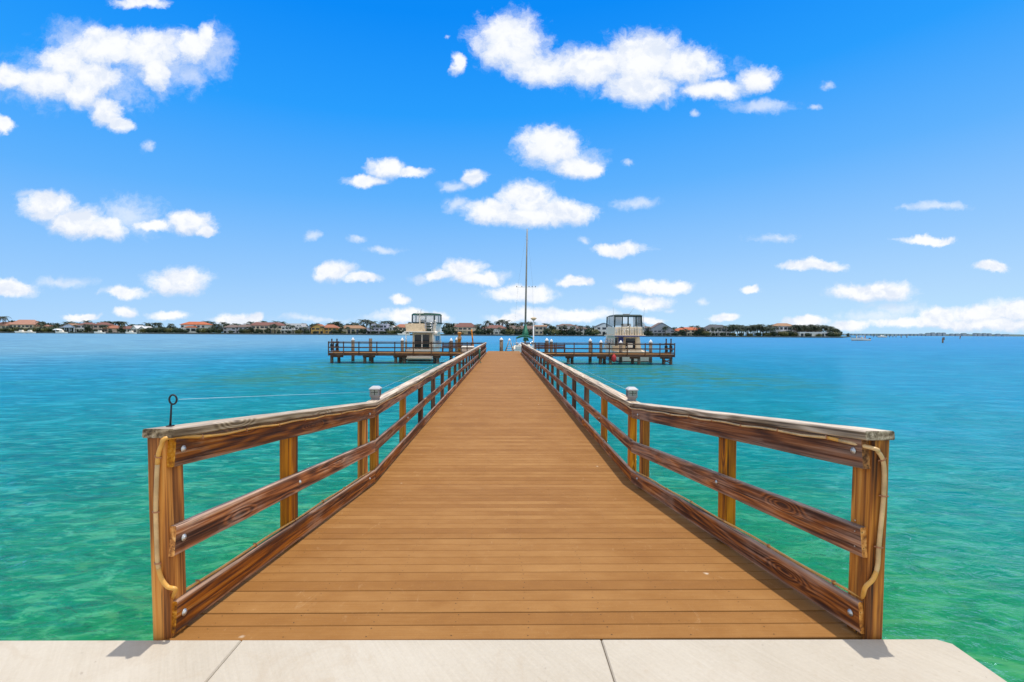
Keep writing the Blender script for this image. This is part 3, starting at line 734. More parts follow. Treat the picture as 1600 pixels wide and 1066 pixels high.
# white pole light
c = P(834, 496, 52.5); root = thing('dock_light', 'slim white pole with flat tan lamp head right of the sailboat mast', 'dock light', (P(833.5, 540, 52.5).x, 52.5, 0))
o = MB(); o.tube([(0, 0, -1.5), (0, 0, c.z - .35)], 0.075, 'white_paint', 10); o.build('pole', root)
o = MB(); o.frus((-.12, .12, -.1, .1, c.z - .35), (-.34, .34, -.25, .25, c.z - .12), 'tan_canvas'); o.frus((-.36, .36, -.27, .27, c.z - .118), (-.14, .14, -.12, .12, c.z), 'tan_canvas'); o.build('lamp_head', root)

# red fender under the right arm
c = P(957.5, 559, 45.6); o = MB(); o.lathe([(0.03, -.42), (.18, -.32), (.24, -.1), (.22, .14), (.12, .3), (.05, .36), (.04, .5)], (0, 0, 0), 'red_paint', 14)
tag(o.build('boat_fender', None, (c.x, 45.15, c.z)), 'red inflatable fender hanging under the right arm of the dock', 'fender')

# ------------------------------------------------------------------ lanterns on the two bend posts
def lantern(x, y, label):
    root = thing('post_lantern', label, 'lantern', (x, y, zdeck(y) + 1.073))
    o = MB(); o.box(-.062, .062, -.062, .062, 0.001, .012, 'lamp_grey'); o.frus((-.055, .055, -.055, .055, .012), (-.078, .078, -.078, .078, .048), 'lamp_grey'); o.box(-.082, .082, -.082, .082, .048, .060, 'lamp_grey'); o.build('base', root)
    o = MB(); o.box(-.062, .062, -.062, .062, .060, .128, 'lamp_glass'); o.build('glass', root)
    for sx in (-1, 1):
        for sy in (-1, 1):
            o = MB(); o.box(sx * .07 - .009, sx * .07 + .009, sy * .07 - .009, sy * .07 + .009, .060, .128, 'lamp_grey'); o.build('corner_bar', root)
    for k in range(2):
        o = MB()
        if k: o.box(-.004, .004, -.0700, -.0625, .060, .128, 'black_metal'); o.box(-.061, .061, -.0700, -.0625, .090, .095, 'black_metal')
        else: o.box(-.004, .004, .0625, .0700, .060, .128, 'black_metal'); o.box(-.061, .061, .0625, .0700, .090, .095, 'black_metal')
        o.build('grille', root)
    o = MB(); o.box(-.090, .090, -.090, .090, .128, .142, 'lamp_white'); o.frus((-.090, .090, -.090, .090, .142), (-.050, .050, -.050, .050, .168), 'lamp_white'); o.build('lid', root); root.scale = (.78, .78, 1.08)
    return root
lantern(-(LX + .065), 6.34, 'white-topped square lantern on the bend of the left railing')
lantern(RXF + .068, 6.34, 'white-topped square lantern on the bend of the right railing')

# ------------------------------------------------------------------ rope lights
def rope_light(s, label):
    ya = 2.395 if s < 0 else 2.355
    inn = (lambda y: LX) if s < 0 else rx_in
    root = thing('rope_light', label, 'rope light', (s * 1.8, ya, ZN))
    r = 0.0105; yf = ya - .034
    if s < 0: fr = [(262, 684), (252, 697), (247, 714), (244.5, 755), (243.5, 800), (245, 850), (246.5, 880), (252, 903), (262, 917), (274, 921)]
    else: fr = [(1362, 700), (1372, 706), (1379, 718), (1381.5, 738), (1380.5, 775), (1377, 815), (1373, 855), (1371, 885), (1364, 905), (1352, 918)]
    pts = []; rnd = random.Random(5)
    y = 5.0 * 8
    far = []
    yv = YE - .3
    while yv > YB + .1: far.append(yv); yv -= 0.45
    for yv in far: pts.append(Vector((s * (inn(yv) - r), yv, ZF + 1.012 - .012 * math.sin(yv * 3.6) - .006)))
    yv = YB
    while yv > ya + .1:
        pts.append(Vector((s * (inn(yv) - r), yv, z_off(yv, 1.010) - .010 * math.sin(yv * 5) ** 2))); yv -= 0.22
    n_top = len(pts)
    for (px, py) in fr: pts.append(P(px, py, yf))
    n_fr = len(pts)
    low = []
    yv = ya + .02
    while yv < YB - .05:
        low.append(Vector((s * (inn(yv) + BT - .008), yv, z_off(yv, BOTZ + BH/2 + .014 + .004 * math.sin(yv * 6))))); yv += 0.2
    # smooth path
    def cr(ps, k=4):
        out = []
        for i in range(len(ps) - 1):
            p0, p1, p2, p3 = ps[max(i-1, 0)], ps[i], ps[i+1], ps[min(i+2, len(ps)-1)]
            for j in range(k):
                t = j / k
                out.append(0.5 * ((2*p1) + (p2-p0)*t + (2*p0-5*p1+4*p2-p3)*t*t + (3*p1-p0-3*p2+p3)*t*t*t))
        return out + [ps[-1]]
    o1 = MB(); A = cr([p - root.location for p in pts[:n_top]], 2); o1.tube(A, r * .8, 'rope_amber' if s < 0 else 'rope_plastic', 8); o1.build('tube', root)
    mid = [pts[n_top - 1]] + pts[n_top:n_fr] + [low[0]]
    Mp = cr([p - root.location for p in mid], 6); k1, k2 = (20, 44) if s < 0 else (2, 50)
    for seg, mt in ((Mp[:k1 + 1], 'rope_amber'), (Mp[k1:k2 + 1], 'rope_plastic'), (Mp[k2:], 'rope_amber')):
        o1 = MB(); o1.tube(seg, r, mt, 10); o1.build('tube', root)
    o1 = MB(); o1.tube(cr([p - root.location for p in low], 3), r * .75, 'rope_amber', 8); o1.build('tube', root)
    def clip(p, d, rr):
        d = d.normalized(); a = d.cross(Vector((0.3, 1, 0.2))).normalized(); b = d.cross(a)
        o = MB(); o.tube([a * math.cos(w) * rr + b * math.sin(w) * rr for w in [k * math.pi/5 for k in range(11)]], 0.0035, 'copper_clip', 5, False)
        o.tube([a * -rr * 1.7, a * rr * 1.7], 0.004, 'copper_clip', 5)
        o.build('clip', root, p - root.location)
    for i in (n_top + 2, n_top + 4, n_top + 6, n_top + 10): 
        if i < n_fr: clip(pts[i], pts[i] - pts[i-1], r * 1.15)
    for i in range(n_top - 1, n_top - 12, -2): clip(pts[i], pts[i] - pts[i-1], r * 1.0)
    for i in range(1, len(low), 3): clip(low[i], low[i] - low[i-1], r * 1.0)
rope_light(-1, 'amber plastic rope light looped down the end post of the left railing')
rope_light(1, 'pale plastic rope light looped down the end post of the right railing')

# rod with an eye on the left end, and the thin lines
b0 = P(266, 662, 2.42); root = thing('eye_rod', 'thin black metal rod with a ring on top, standing on the left railing end', 'rod', (b0.x, 2.42, zdeck(2.42) + 1.0775))
tz = P(270, 632, 2.43) - root.location; tz.y = 0
o = MB(); o.tube([(0, 0, 0.0), tz * 0.5, tz], [0.0055, 0.0045, 0.004], 'black_metal', 8); o.box(-.014, .014, -.012, .012, 0.001, .007, 'black_metal'); o.build('shaft', root)
rc = P(272.5, 624, 2.43) - root.location; rc.y = 0
o = MB(); o.tube([(rc.x + .019 * math.cos(w), 0, rc.z + .024 * math.sin(w)) for w in [k * math.pi/8 for k in range(17)]], 0.0045, 'black_metal', 8, False); o.build('ring', root)
e0 = Vector((b0.x + rc.x + .02, 2.43, root.location.z + rc.z)); e1 = Vector((-(LX + .065), 6.28, ZF + 1.066 + .12)); e2 = Vector((-(LX + .10), YE - 8, ZF + 1.13))
o = MB(); o.tube([e0, e1], 0.0007, 'fish_line', 5); o.tube([e1 + Vector((0, .14, .0)), e2], 0.0009, 'fish_line', 5)
tag(o.build('fishing_line'), 'thin clear line stretched along the left railing from the ringed rod past the lantern', 'line')
o = MB(); o.tube([(RXF + .11, 6.45, ZF + 1.17), (RXF + .13, YE - 8, ZF + 1.13)], 0.0009, 'fish_line', 5)
tag(o.build('fishing_line'), 'thin clear line stretched along the right railing beyond the lantern', 'line')

# ------------------------------------------------------------------ boats (local: x right, y towards the bow, z up, origin at the stern on the waterline)
def hull(root, L_, B, zs, zb, stripe=True, mat='gelcoat', draft=0.5):
    secs = []; N = 12
    for i in range(N + 1):
        t = i / N; y = L_ * t
        w = B/2 * (1 - max(0, (t - .35) / .65) ** 2.3 * .97) * (0.94 + .06 * min(1, t * 4)); sheer = zs + (zb - zs) * t ** 1.6
        sec = []
        for k, (fx, fz) in enumerate(((1.0, 1.0), (0.985, .6), (.93, .2), (.86, 0.0), (.7, -.35), (0.0, -1.0))):
            fl = 1 - (1 - fx) * (1 + 2.2 * t)
            z = sheer * fz if fz > 0 else draft * fz
            sec.append((w * max(0.02, fl) if fx > 0 else 0, y + (0.9 * t * t * (fz if fz > 0 else fz * .9)), z))
        full = sec + [(-a, b, c) for a, b, c in sec[-2::-1]]
        secs.append(full)
    o = MB(); o.loft(secs, mat); o.build('hull', root)
    if stripe:
        o = MB()
        secs2 = []
        for sct in secs:
            p2, p3 = Vector(sct[2]), Vector(sct[3])
            for_ = []
            a = p3 + (p2 - p3) * .05; b = p3 + (p2 - p3) * .5
            secs2.append((a, b))
        for sg in (1, -1):
            for (a, b), (c, d) in zip(secs2[:-1], secs2[1:]):
                e = 0.012
                o.poly([(sg * (a.x + e), a.y, a.z), (sg * (c.x + e), c.y, c.z), (sg * (d.x + e), d.y, d.z), (sg * (b.x + e), b.y, b.z)], 'boot_stripe')
        a, b = secs2[0]
        o.box(-a.x, a.x, -.012, 0.0, a.z, b.z, 'boot_stripe'); o.build('boot_stripe', root)
    # deck lid
    o = MB(); o.loft([[(s_[0][0] - .05, s_[0][1] + .02, s_[0][2] - .04), (-s_[0][0] + .05, s_[0][1] + .02, s_[0][2] - .04)] for s_ in secs if s_[0][0] > .1], 'cream', caps=False)
    o.build('deck', root)
    return secs
def pbox(root, name, mat, *b, bevel=0.0):
    o = MB(); o.box(*b, mat); return o.build(name, root, bevel=bevel)
def pfrus(root, name, mat, b, t, bevel=0.0):
    o = MB(); o.frus(b, t, mat); return o.build(name, root, bevel=bevel)
def ptube(root, name, mat, pts, r, n=8):
    o = MB(); o.tube(pts, r, mat, n); return o.build(name, root)

# --- beige trawler yacht on the left
YS = 49.2
xl, xr_ = P(633, 540, YS).x, P(677.5, 540, YS).x
cx = (xl + xr_)/2; B = xr_ - xl
bt = thing('motor_yacht', 'beige and white flybridge motor yacht with a dark-rimmed enclosed top, moored behind the left arm', 'boat', (cx, YS, 0))
hull(bt, 10.5, B, 1.25, 1.9)
pbox(bt, 'swim_platform', 'cream', -B/2 + .1, B/2 - .1, -.55, -.01, .28, .36, bevel=0.01)
pbox(bt, 'transom_trim', 'tan_canvas', -B/2 + .05, B/2 - .05, -.03, -.013, .86, .95)
h = B/2
cab = pfrus(bt, 'cabin', 'cream', (-h + .55, h - .1, .9, 7.2, 1.2), (-h + .6, h - .2, 1.0, 6.6, 3.02), 0.02)
# sliding doors on the aft cabin face
for (a, b) in ((648, 658.3), (660.6, 670.6)):
    x0, x1 = P(a, 530, YS + .9).x - cx, P(b, 530, YS + .9).x - cx
    pbox(bt, 'door', 'dark_glass', x0, x1, .84, .90, 1.3, 2.78)
pbox(bt, 'door_frame', 'gelcoat', P(658.5, 530, YS + .9).x - cx, P(660.4, 530, YS + .9).x - cx, .83, .91, 1.3, 2.8)
for k in range(3): pbox(bt, 'side_window', 'dark_glass', h - .19, h - .125, 1.9 + k * 1.35, 3.0 + k * 1.35, 1.85, 2.65)
for k in range(3): pbox(bt, 'side_window', 'dark_glass', -h + .50, -h + .57, 1.9 + k * 1.35, 3.0 + k * 1.35, 1.85, 2.65)
pbox(bt, 'flybridge_deck', 'gelcoat', -h - .12, h + .12, -.1, 6.9, 3.03, 3.14, bevel=0.02)
for sx in (-1, 1): ptube(bt, 'deck_support', 'gelcoat', [(sx * (h - .08), .05, 1.2), (sx * (h - .08), .05, 3.03)], .045)
pfrus(bt, 'side_panel', 'gelcoat', (h - .09, h - .03, .2, 1.6, 1.2), (h - .09, h - .03, .2, 1.3, 3.02))
# flybridge coaming with tan canvas
pfrus(bt, 'canvas_cover', 'tan_canvas', (-h + .05, .42, .2, 2.2, 3.142), (-h - .15, .30, .5, 2.0, 3.95), 0.03)
pfrus(bt, 'coaming', 'gelcoat', (-h + .2, h - .15, 2.3, 6.4, 3.142), (-h + .05, h - .02, 2.4, 6.7, 4.05), 0.03)
for x in (.55, 1.25): ptube(bt, 'bridge_rail_post', 'stainless', [(x, .3, 3.14), (x, .3, 4.05)], .028)
for z in (3.5, 3.8, 4.05): ptube(bt, 'bridge_rail', 'stainless', [(.4, .3, z), (h + .02, .3, z), (h + .02, 2.3, z)], .022)
pbox(bt, 'helm_seat', 'dark_canvas', .55, 1.15, 1.2, 1.8, 3.15, 4.0, bevel=0.05)
pbox(bt, 'helm_seat', 'dark_canvas', -.6, .1, 3.0, 3.5, 4.06, 4.45, bevel=0.05)
# enclosed top: oval hoop canopy
def oval(z, rx, ry, cy, n=28, x0=0.0): return [Vector((x0 + rx * math.copysign(abs(math.cos(w)) ** .8, math.cos(w)), cy + ry * math.copysign(abs(math.sin(w)) ** .8, math.sin(w)), z)) for w in [2 * math.pi * k / n for k in range(n)]]
zc0, zc1, zc2 = 4.08, 5.02, 5.16; ox = .12
o = MB(); ra, rb, rc_ = oval(zc1 - .06, 1.6, 2.1, 4.1, x0=ox), oval(zc1 + .12, 1.52, 2.0, 4.1, x0=ox), oval(zc2 + .05, .7, 1.0, 4.1, x0=ox)
o.loft([ra, rb, rc_], 'dark_canvas', close=True); o.build('canopy', bt)
o = MB(); o.tube(oval(zc1, 1.6, 2.1, 4.1, x0=ox) + oval(zc1, 1.6, 2.1, 4.1, x0=ox)[:1], .045, 'green_canvas', 6, False); o.build('canopy_rim', bt)
o = MB(); o.tube(oval(zc0, 1.62, 2.12, 4.1, x0=ox) + oval(zc0, 1.62, 2.12, 4.1, x0=ox)[:1], .095, 'dark_canvas', 6, False); o.build('lower_rim', bt)
bot, top = oval(zc0, 1.58, 2.08, 4.1, x0=ox), oval(zc1, 1.57, 2.07, 4.1, x0=ox)
for k in range(28):
    if k % 4 == 0: 
        ptube(bt, 'canopy_strut', 'dark_canvas', [bot[k], top[k]], .085)
for j in range(7):
    o = MB(); ks = [(j * 4 + i) % 28 for i in range(5)]
    for a, b in zip(ks[:-1], ks[1:]): o.poly([bot[a], bot[b], top[b], top[a]], 'clear_vinyl')
    o.build('vinyl_window', bt)
ptube(bt, 'radar_mast', 'gelcoat', [(-.25, 1.6, 3.14), (-.25, 1.6, 5.05)], .07)
o = MB(); o.box(-.65, .15, 1.4, 1.8, 5.05, 5.13, 'gelcoat'); o.tube([(-.45, 1.6, 5.13), (-.45, 1.6, 5.4)], .02, 'lamp_grey'); o.tube([(-.15, 1.6, 5.13), (-.1, 1.6, 5.55)], .02, 'lamp_grey'); o.build('radar_platform', bt)
o = MB(); o.lathe([(.18, 0), (.22, .06), (.1, .18)], (-1.2, .9, 3.95), 'dark_canvas', 10); o.build('outboard_cover', bt)
o = MB()
for z in (1.7, 2.15): o.tube([(h - .03, 1.5, z - .1), (h - .03, 6, z), (.6, 10, z + .35)], .02, 'stainless', 6)
for k in range(6): o.tube([(h - .04, 1.6 + k * .95, 1.3), (h - .04, 1.6 + k * .95, 2.1)], .02, 'stainless', 6)
o.build('side_rail', bt)
# davit with white dinghy-like raft on the right
o = MB(); o.tube([(h + .02, .8, 3.1), (h + .05, .7, 3.9), (h + .1, .4, 4.3)], .06, 'gelcoat'); o.build('davit', bt)
o = MB(); o.lathe([(.05, -.5), (.2, -.42), (.24, 0), (.2, .42), (.05, .5)], (h + .12, .5, 2.95), 'gelcoat', 12, 'Y'); o.build('life_raft', bt)

# --- sport fishing boat on the right
YS2 = 49.2
xl, xr_ = P(964, 540, YS2).x, P(1019, 540, YS2).x; cx = (xl + xr_)/2; B = xr_ - xl; h = B/2
sf = thing('fishing_boat', 'white sport fishing boat with clear-curtained flybridge and rod holders, moored behind the right arm', 'boat', (cx, YS2, 0))
hull(sf, 11.0, B, 1.05, 2.1)
pbox(sf, 'covering_board', 'cream', -h + .02, h - .02, -.02, .25, 1.055, 1.13, bevel=0.01)
pfrus(sf, 'cabin', 'cream', (-h + .25, h - .45, 2.2, 8.0, 1.05), (-h + .40, h - .65, 2.35, 7.0, 2.72), 0.02)
def sx(px, Y=YS2 + 2.2): return P(px, 530, Y).x - cx
pbox(sf, 'door', 'dark_glass', sx(977.5), sx(992.5), 2.20, 2.28, 1.35, 2.50)
pbox(sf, 'door_frame', 'tan_canvas', sx(976), sx(977.3), 2.18, 2.27, 1.2, 2.6); pbox(sf, 'door_frame', 'tan_canvas', sx(992.7), sx(994.2), 2.18, 2.27, 1.2, 2.6)
pbox(sf, 'curtain', 'blue_canvas', sx(966.5), sx(974), 2.20, 2.28, 1.9, 2.62)
pbox(sf, 'aft_window', 'dark_glass', sx(961), sx(965), 2.20, 2.28, 1.7, 2.55)
pbox(sf, 'cockpit_locker', 'tan_canvas', sx(955), sx(975), 1.6, 2.15, 1.06, 1.7, bevel=0.02)
for k in range(3):
    o = MB(); y = 3.0 + k * 1.5
    o.hexa([(-h + .26, y, 1.75), (-h + .26, y + 1.2, 1.75), (-h + .31, y + 1.2, 1.75), (-h + .31, y, 1.75), (-h + .34, y + .2, 2.45), (-h + .34, y + 1.1, 2.45), (-h + .39, y + 1.1, 2.45), (-h + .39, y + .2, 2.45)], 'dark_glass'); o.build('side_window', sf)
pbox(sf, 'flybridge_deck', 'cream', -h + .05, h - .30, 1.3, 6.6, 2.74, 2.86, bevel=0.02)
pbox(sf, 'overhang_trim', 'blue_canvas', -h + .04, h - .29, 1.27, 1.295, 2.70, 2.80)
pfrus(sf, 'coaming', 'cream', (-h + .15, h - .45, 1.5, 5.8, 2.862), (-h + .22, h - .55, 1.7, 5.9, 3.75), 0.03)
for k in range(11):
    x = -h + .3 + k * (B - .95) / 10
    ptube(sf, 'rod_holder', 'mast_paint' if k % 3 else 'stainless', [(x, 1.42, 2.87), (x, 1.46, 3.5 + .2 * (k % 3))], .035)
ptube(sf, 'bridge_rail', 'stainless', [(-h + .2, 1.45, 3.82), (h - .5, 1.45, 3.82), (h - .5, 3.5, 3.82)], .025)
ptube(sf, 'bridge_rail', 'stainless', [(-h + .2, 1.45, 3.45), (h - .5, 1.45, 3.45)], .02)
# curtained top
zb, zt = 3.85, 5.0; x0, x1, y0, y1 = -h + .28, h - .52, 2.2, 5.6
pfrus(sf, 'hardtop', 'dark_canvas', (x0 - .12, x1 + .12, y0 - .15, y1, zt), (x0 + .1, x1 - .1, y0 + .1, y1 - .3, zt + .14), 0.02)
cs = [(x0, y0), (x1, y0), (x1 + .1, y1), (x0 - .1, y1)]
for (x, y) in cs + [((x0 * .72 + x1 * .28), y0), ((x0 * .5 + x1 * .5), y0), ((x0 * .2 + x1 * .8), y0)]: ptube(sf, 'top_strut', 'dark_canvas', [(x * 1.02, y, zb - .1), (x, y, zt)], .085)
for (a, b) in ((0, .26), (.31, .48), (.53, .78), (.83, 1)):
    o = MB(); xa, xb = x0 + (x1 - x0) * a, x0 + (x1 - x0) * b
    o.poly([(xa + .06, y0, zb + .05), (xb - .06, y0, zb + .05), (xb - .06, y0, zt - .08), (xa + .06, y0, zt - .08)], 'clear_vinyl' if .2 < a < .7 else 'tinted_vinyl'); o.build('vinyl_window', sf)
for sxx in (x0, x1):
    o = MB(); o.poly([(sxx, y0 + .1, zb), (sxx, y1 - .1, zb), (sxx, y1 - .1, zt), (sxx, y0 + .1, zt)], 'tinted_vinyl'); o.build('vinyl_window', sf)
pbox(sf, 'valance', 'dark_canvas', x0, x1, y0 - .02, y0 + .02, zt - .14, zt + .0)
pbox(sf, 'helm_console', 'gelcoat', -.5, .5, 3.2, 3.8, 3.0, 4.15, bevel=0.05)
pbox(sf, 'radar', 'lamp_grey', -.35, .35, 3.3, 3.7, zt + .15, zt + .27, bevel=0.03)
for (a, b) in ((( -h + .3, 2.5, 3.0), (958, 480)), ((h - .35, 2.5, 2.8), (1007, 481))):
    q = P(b[0], b[1], YS2 + 1.5) - Vector((cx, YS2, 0)); ptube(sf, 'outrigger', 'lamp_white', [a, tuple(q)], [.03, .012], 6)
ptube(sf, 'antenna', 'lamp_white', [(.3, 3.5, zt + .15), (.8, 3.0, zt + 1.0)], [.02, .008], 6)
o = MB()
for z in (1.9, 2.3): o.tube([(-h + .08, 3, z - .1), (-h + .08, 7, z), (-.6, 10.8, z + .5)], .02, 'stainless', 6)
for k in range(5): o.tube([(-h + .09, 3.2 + k, 1.2), (-h + .09, 3.2 + k, 2.2)], .02, 'stainless', 6)
o.build('side_rail', sf)
# fighting chair
o = MB(); o.lathe([(.2, 0), (.05, .1), (.05, .45)], (-.3, 1.0, 1.06), 'stainless', 10); o.box(-.6, 0, .75, 1.25, 1.52, 1.62, 'gelcoat'); o.box(-.6, 0, .70, .78, 1.62, 2.0, 'gelcoat'); o.build('fighting_chair', sf)

# --- sailboat beyond the dock head
YV = 54.5; c = P(820, 540, YV)
sb = thing('sailboat', 'white sailboat with tall dark mast and green sail cover beyond the end of the walkway', 'boat', (c.x, YV, 0))
hull(sb, 10.5, 2.9, 1.15, 1.5, stripe=True, mat='gelcoat')
pfrus(sb, 'cabin', 'gelcoat', (-.95, .95, 2.6, 6.5, 1.1), (-.75, .75, 3.0, 6.1, 1.62), 0.03)
tp = P(823.7, 358, YV + 4.2) - Vector((c.x, YV, 0)); bs = P(820.5, 528, YV + 4.2) - Vector((c.x, YV, 0))
o = MB(); o.tube([(bs.x, 4.2, 1.6), (bs.x + (tp.x - bs.x) * .3, 4.2, 1.6 + (tp.z - 1.6) * .3), (tp.x, 4.2, tp.z)], [.13, .125, .07], 'mast_paint', 10); o.build('mast', sb)
o = MB(); o.loft([[(bs.x + .30 * a, 4.0 - .0, 2.35 + .25 * b) for a, b in ((-1, -1), (1, -1), (.7, .6), (-.7, .6))], [(bs.x + .30 * a, .8, 2.3 + .22 * b) for a, b in ((-1, -1), (1, -1), (.7, .6), (-.7, .6))]], 'green_canvas', close=True)
o.loft([[(bs.x + .40 * a, 3.6, 2.85 + .1 * b) for a, b in ((-1, -1), (1, -1), (1, 1), (-1, 1))], [(bs.x + .12 * a, 4.0, 4.0 + .1 * b) for a, b in ((-1, -1), (1, -1), (1, 1), (-1, 1))]], 'green_canvas', close=True); o.build('sail_cover', sb)
ptube(sb, 'boom', 'mast_paint', [(bs.x, 4.1, 2.2), (bs.x, .5, 2.12)], .06)
o = MB(); secs = []
for y in (0.4, 1.2, 2.0):
    secs.append([(-.98 + 1.96 * k / 8, y, 2.52 + .30 * math.sin(math.pi * k / 8) - .06 * abs(y - 1.2)) for k in range(9)] + [(-.98 + 1.96 * k / 8, y, 2.36 + .24 * math.sin(math.pi * k / 8) - .06 * abs(y - 1.2)) for k in range(8, -1, -1)])
o.loft(secs, 'green_canvas', close=True); o.build('bimini', sb)
for sx_ in (-1, 1):
    for y in (.4, 2.0): ptube(sb, 'bimini_strut', 'stainless', [(sx_ * .97, 1.2, 1.15), (sx_ * .97, y, 2.38)], .022)
    ptube(sb, 'stern_rail', 'stainless', [(sx_ * 1.3, 2.0, 1.1), (sx_ * 1.3, .1, 1.85), (0, -.02, 1.85)], .028)
    ptube(sb, 'stern_rail', 'stainless', [(sx_ * 1.3, .1, 1.15), (sx_ * 1.3, .1, 1.85)], .028)
    ptube(sb, 'shroud', 'mast_paint', [(sx_ * 1.35, 4.0, 1.2), (bs.x + sx_ * .9, 4.2, 9.2), tuple(tp * .999)], .005, 4)
ptube(sb, 'backstay', 'mast_paint', [(0.0, .1, 1.2), tuple(tp * .999)], .005, 4)
ya_, za_ = 4.2, (P(822, 449, YV + 4.2)).z
ptube(sb, 'spreader', 'white_paint', [(bs.x - 1.15, 4.2, za_), (bs.x + 1.3, 4.2, za_ + .02)], .022, 6)
o = MB()
for k in (-1.1, -.45, .45, .85, 1.25):
    o.lathe([(.01, -.06), (.05, 0), (.045, .06), (.01, .12)], (bs.x + k, 4.2, za_ + .05), 'black_metal', 6)
o.build('masthead_fittings', sb)
pbox(sb, 'stern_locker', 'gelcoat', -1.1, 1.1, -.04, .5, 1.1, 1.5, bevel=0.03)
o = MB(); o.lathe([(.14, -.05), (.19, 0), (.14, .05)], (-.9, -.08, 1.75), 'lamp_white', 16, 'Y'); o.build('life_ring', sb)

# --- small motor boat out on the bay
c = P(1344, 532, 250.0); YM = 250.0; x = P(1344, 532, YM).x
mbt = thing('motor_boat', 'small white open motor boat with people aboard, out on the bay at right', 'boat', (x + 4.9, YM, 0), R(90))
hull(mbt, 9.6, 2.9, 1.0, 1.7, stripe=True)
pfrus(mbt, 'console', 'gelcoat', (-.5, .5, 3.4, 4.6, .95), (-.4, .4, 3.6, 4.3, 2.0), 0.03)
pbox(mbt, 't_top', 'white_paint', -1.0, 1.0, 2.7, 5.0, 2.95, 3.05)
for sx_ in (-1, 1):
    for y in (3.1, 4.6): ptube(mbt, 't_top_leg', 'stainless', [(sx_ * .75, y, 1.0), (sx_ * .75, y, 2.95)], .05)
pbox(mbt, 'outboard_motor', 'black_metal', -.3, .3, -.7, -.02, .3, 1.5, bevel=0.05)
for i, (y, colr) in enumerate(((2.2, 'red_paint'), (5.6, 'blue_canvas'), (6.8, 'white_paint'))):
    # seated figures, a few pixels each
    root = thing('person', ['person in a red shirt seated in the stern of the small motor boat', 'person in a dark blue shirt standing ahead of the console of the small motor boat', 'person in a white shirt standing near the bow of the small motor boat'][i], 'person', (x + 4.9 - y, YM, .95))
    o = MB(); hgt = 1.25 if i == 0 else 1.7
    o.lathe([(.15, 0), (.17, hgt * .45), (.16, hgt * .5), (.22, hgt * .8), (.09, hgt * .84), (.07, hgt * .87), (.11, hgt * .92), (.10, hgt * .98), (.03, hgt)], (0, 0, 0), 'tan_canvas', 10); o.build('body', root)
    o = MB(); o.lathe([(.185, hgt * .45), (.2, hgt * .6), (.235, hgt * .78), (.12, hgt * .835)], (0, 0, 0), colr, 10); o.build('shirt', root)

# channel markers and far piles
for px, py0, py1, Y, lab in ((1473, 524.5, 535, 190, 'dark channel marker pile, nearest of those standing in the bay at right'), (1500, 524, 529.5, 420, 'thin channel marker pile, farther and right of the nearest marker')):
    a, b = P(px, py1, Y), P(px, py0, Y)
    root = thing('channel_marker', lab, 'channel marker', (a.x, Y, 0))
    o = MB(); o.lathe([(.3, -2), (.28, b.z * .6)], (0, 0, 0), 'pile_wood', 8); o.build('shaft', root)
    o = MB(); o.box(-.5, .5, -.35, -.3, b.z * .6 - .6, b.z * .6 + .5, 'pile_wood'); o.build('board', root)

# ------------------------------------------------------------------ far shore
YSH = 520.0; LZ = 1.3
def ux(px, Y=YSH): return P(px, 520, Y).x
mb = MB()
front = [(-260, 500), (0, 500), (300, 505), (600, 508), (900, 512), (1130, 514), (1290, 500), (1316, 506)]
fr_ = [(ux(px, Y), Y) for px, Y in front]
bk = [(ux(1330, 700), 700), (ux(-300, 760), 760)]
pts = fr_ + bk
mb.poly([(x, y, LZ) for x, y in pts], 'grass')
n = len(pts)
for i in range(n):
    (a, b), (c_, d) = pts[i], pts[(i + 1) % n]; mb.poly([(a, b, -1), (c_, d, -1), (c_, d, LZ), (a, b, LZ)], 'seawall_grey')
mb.build('far_shore', kind='structure', fix=False)
mb = MB()
for (a, b), (c_, d) in zip(fr_[:-1], fr_[1:]):
    mb.hexa([(a, b - .6, -.8), (c_, d - .6, -.8), (c_, d - .05, -.8), (a, b - .05, -.8), (a, b - .6, LZ + .15), (c_, d - .6, LZ + .15), (c_, d - .05, LZ + .15), (a, b - .05, LZ + .15)], 'seawall_grey')
tag(mb.build('seawall'), 'low dark seawall along the foot of the far shore houses', 'seawall')
# distant coast beyond the right-hand gap
mb = MB(); rr = random.Random(11)
base = [(ux(px, 3600), rr.uniform(9, 17) if px > 1440 else rr.uniform(6, 12)) for px in range(1290, 1760, 5)]
bl = len(mb.v)
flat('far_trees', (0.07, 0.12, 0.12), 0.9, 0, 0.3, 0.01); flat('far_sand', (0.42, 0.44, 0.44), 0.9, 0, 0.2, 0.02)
for (xa, za), (xb, zb_) in zip(base[:-1], base[1:]):
    mb.hexa([(xa, 3600, 0), (xb, 3600, 0), (xb, 3900, 0), (xa, 3900, 0), (xa, 3630, za), (xb, 3630, zb_), (xb, 3900, zb_), (xa, 3900, za)], 'far_trees')
mb.build('distant_shore', kind='structure')
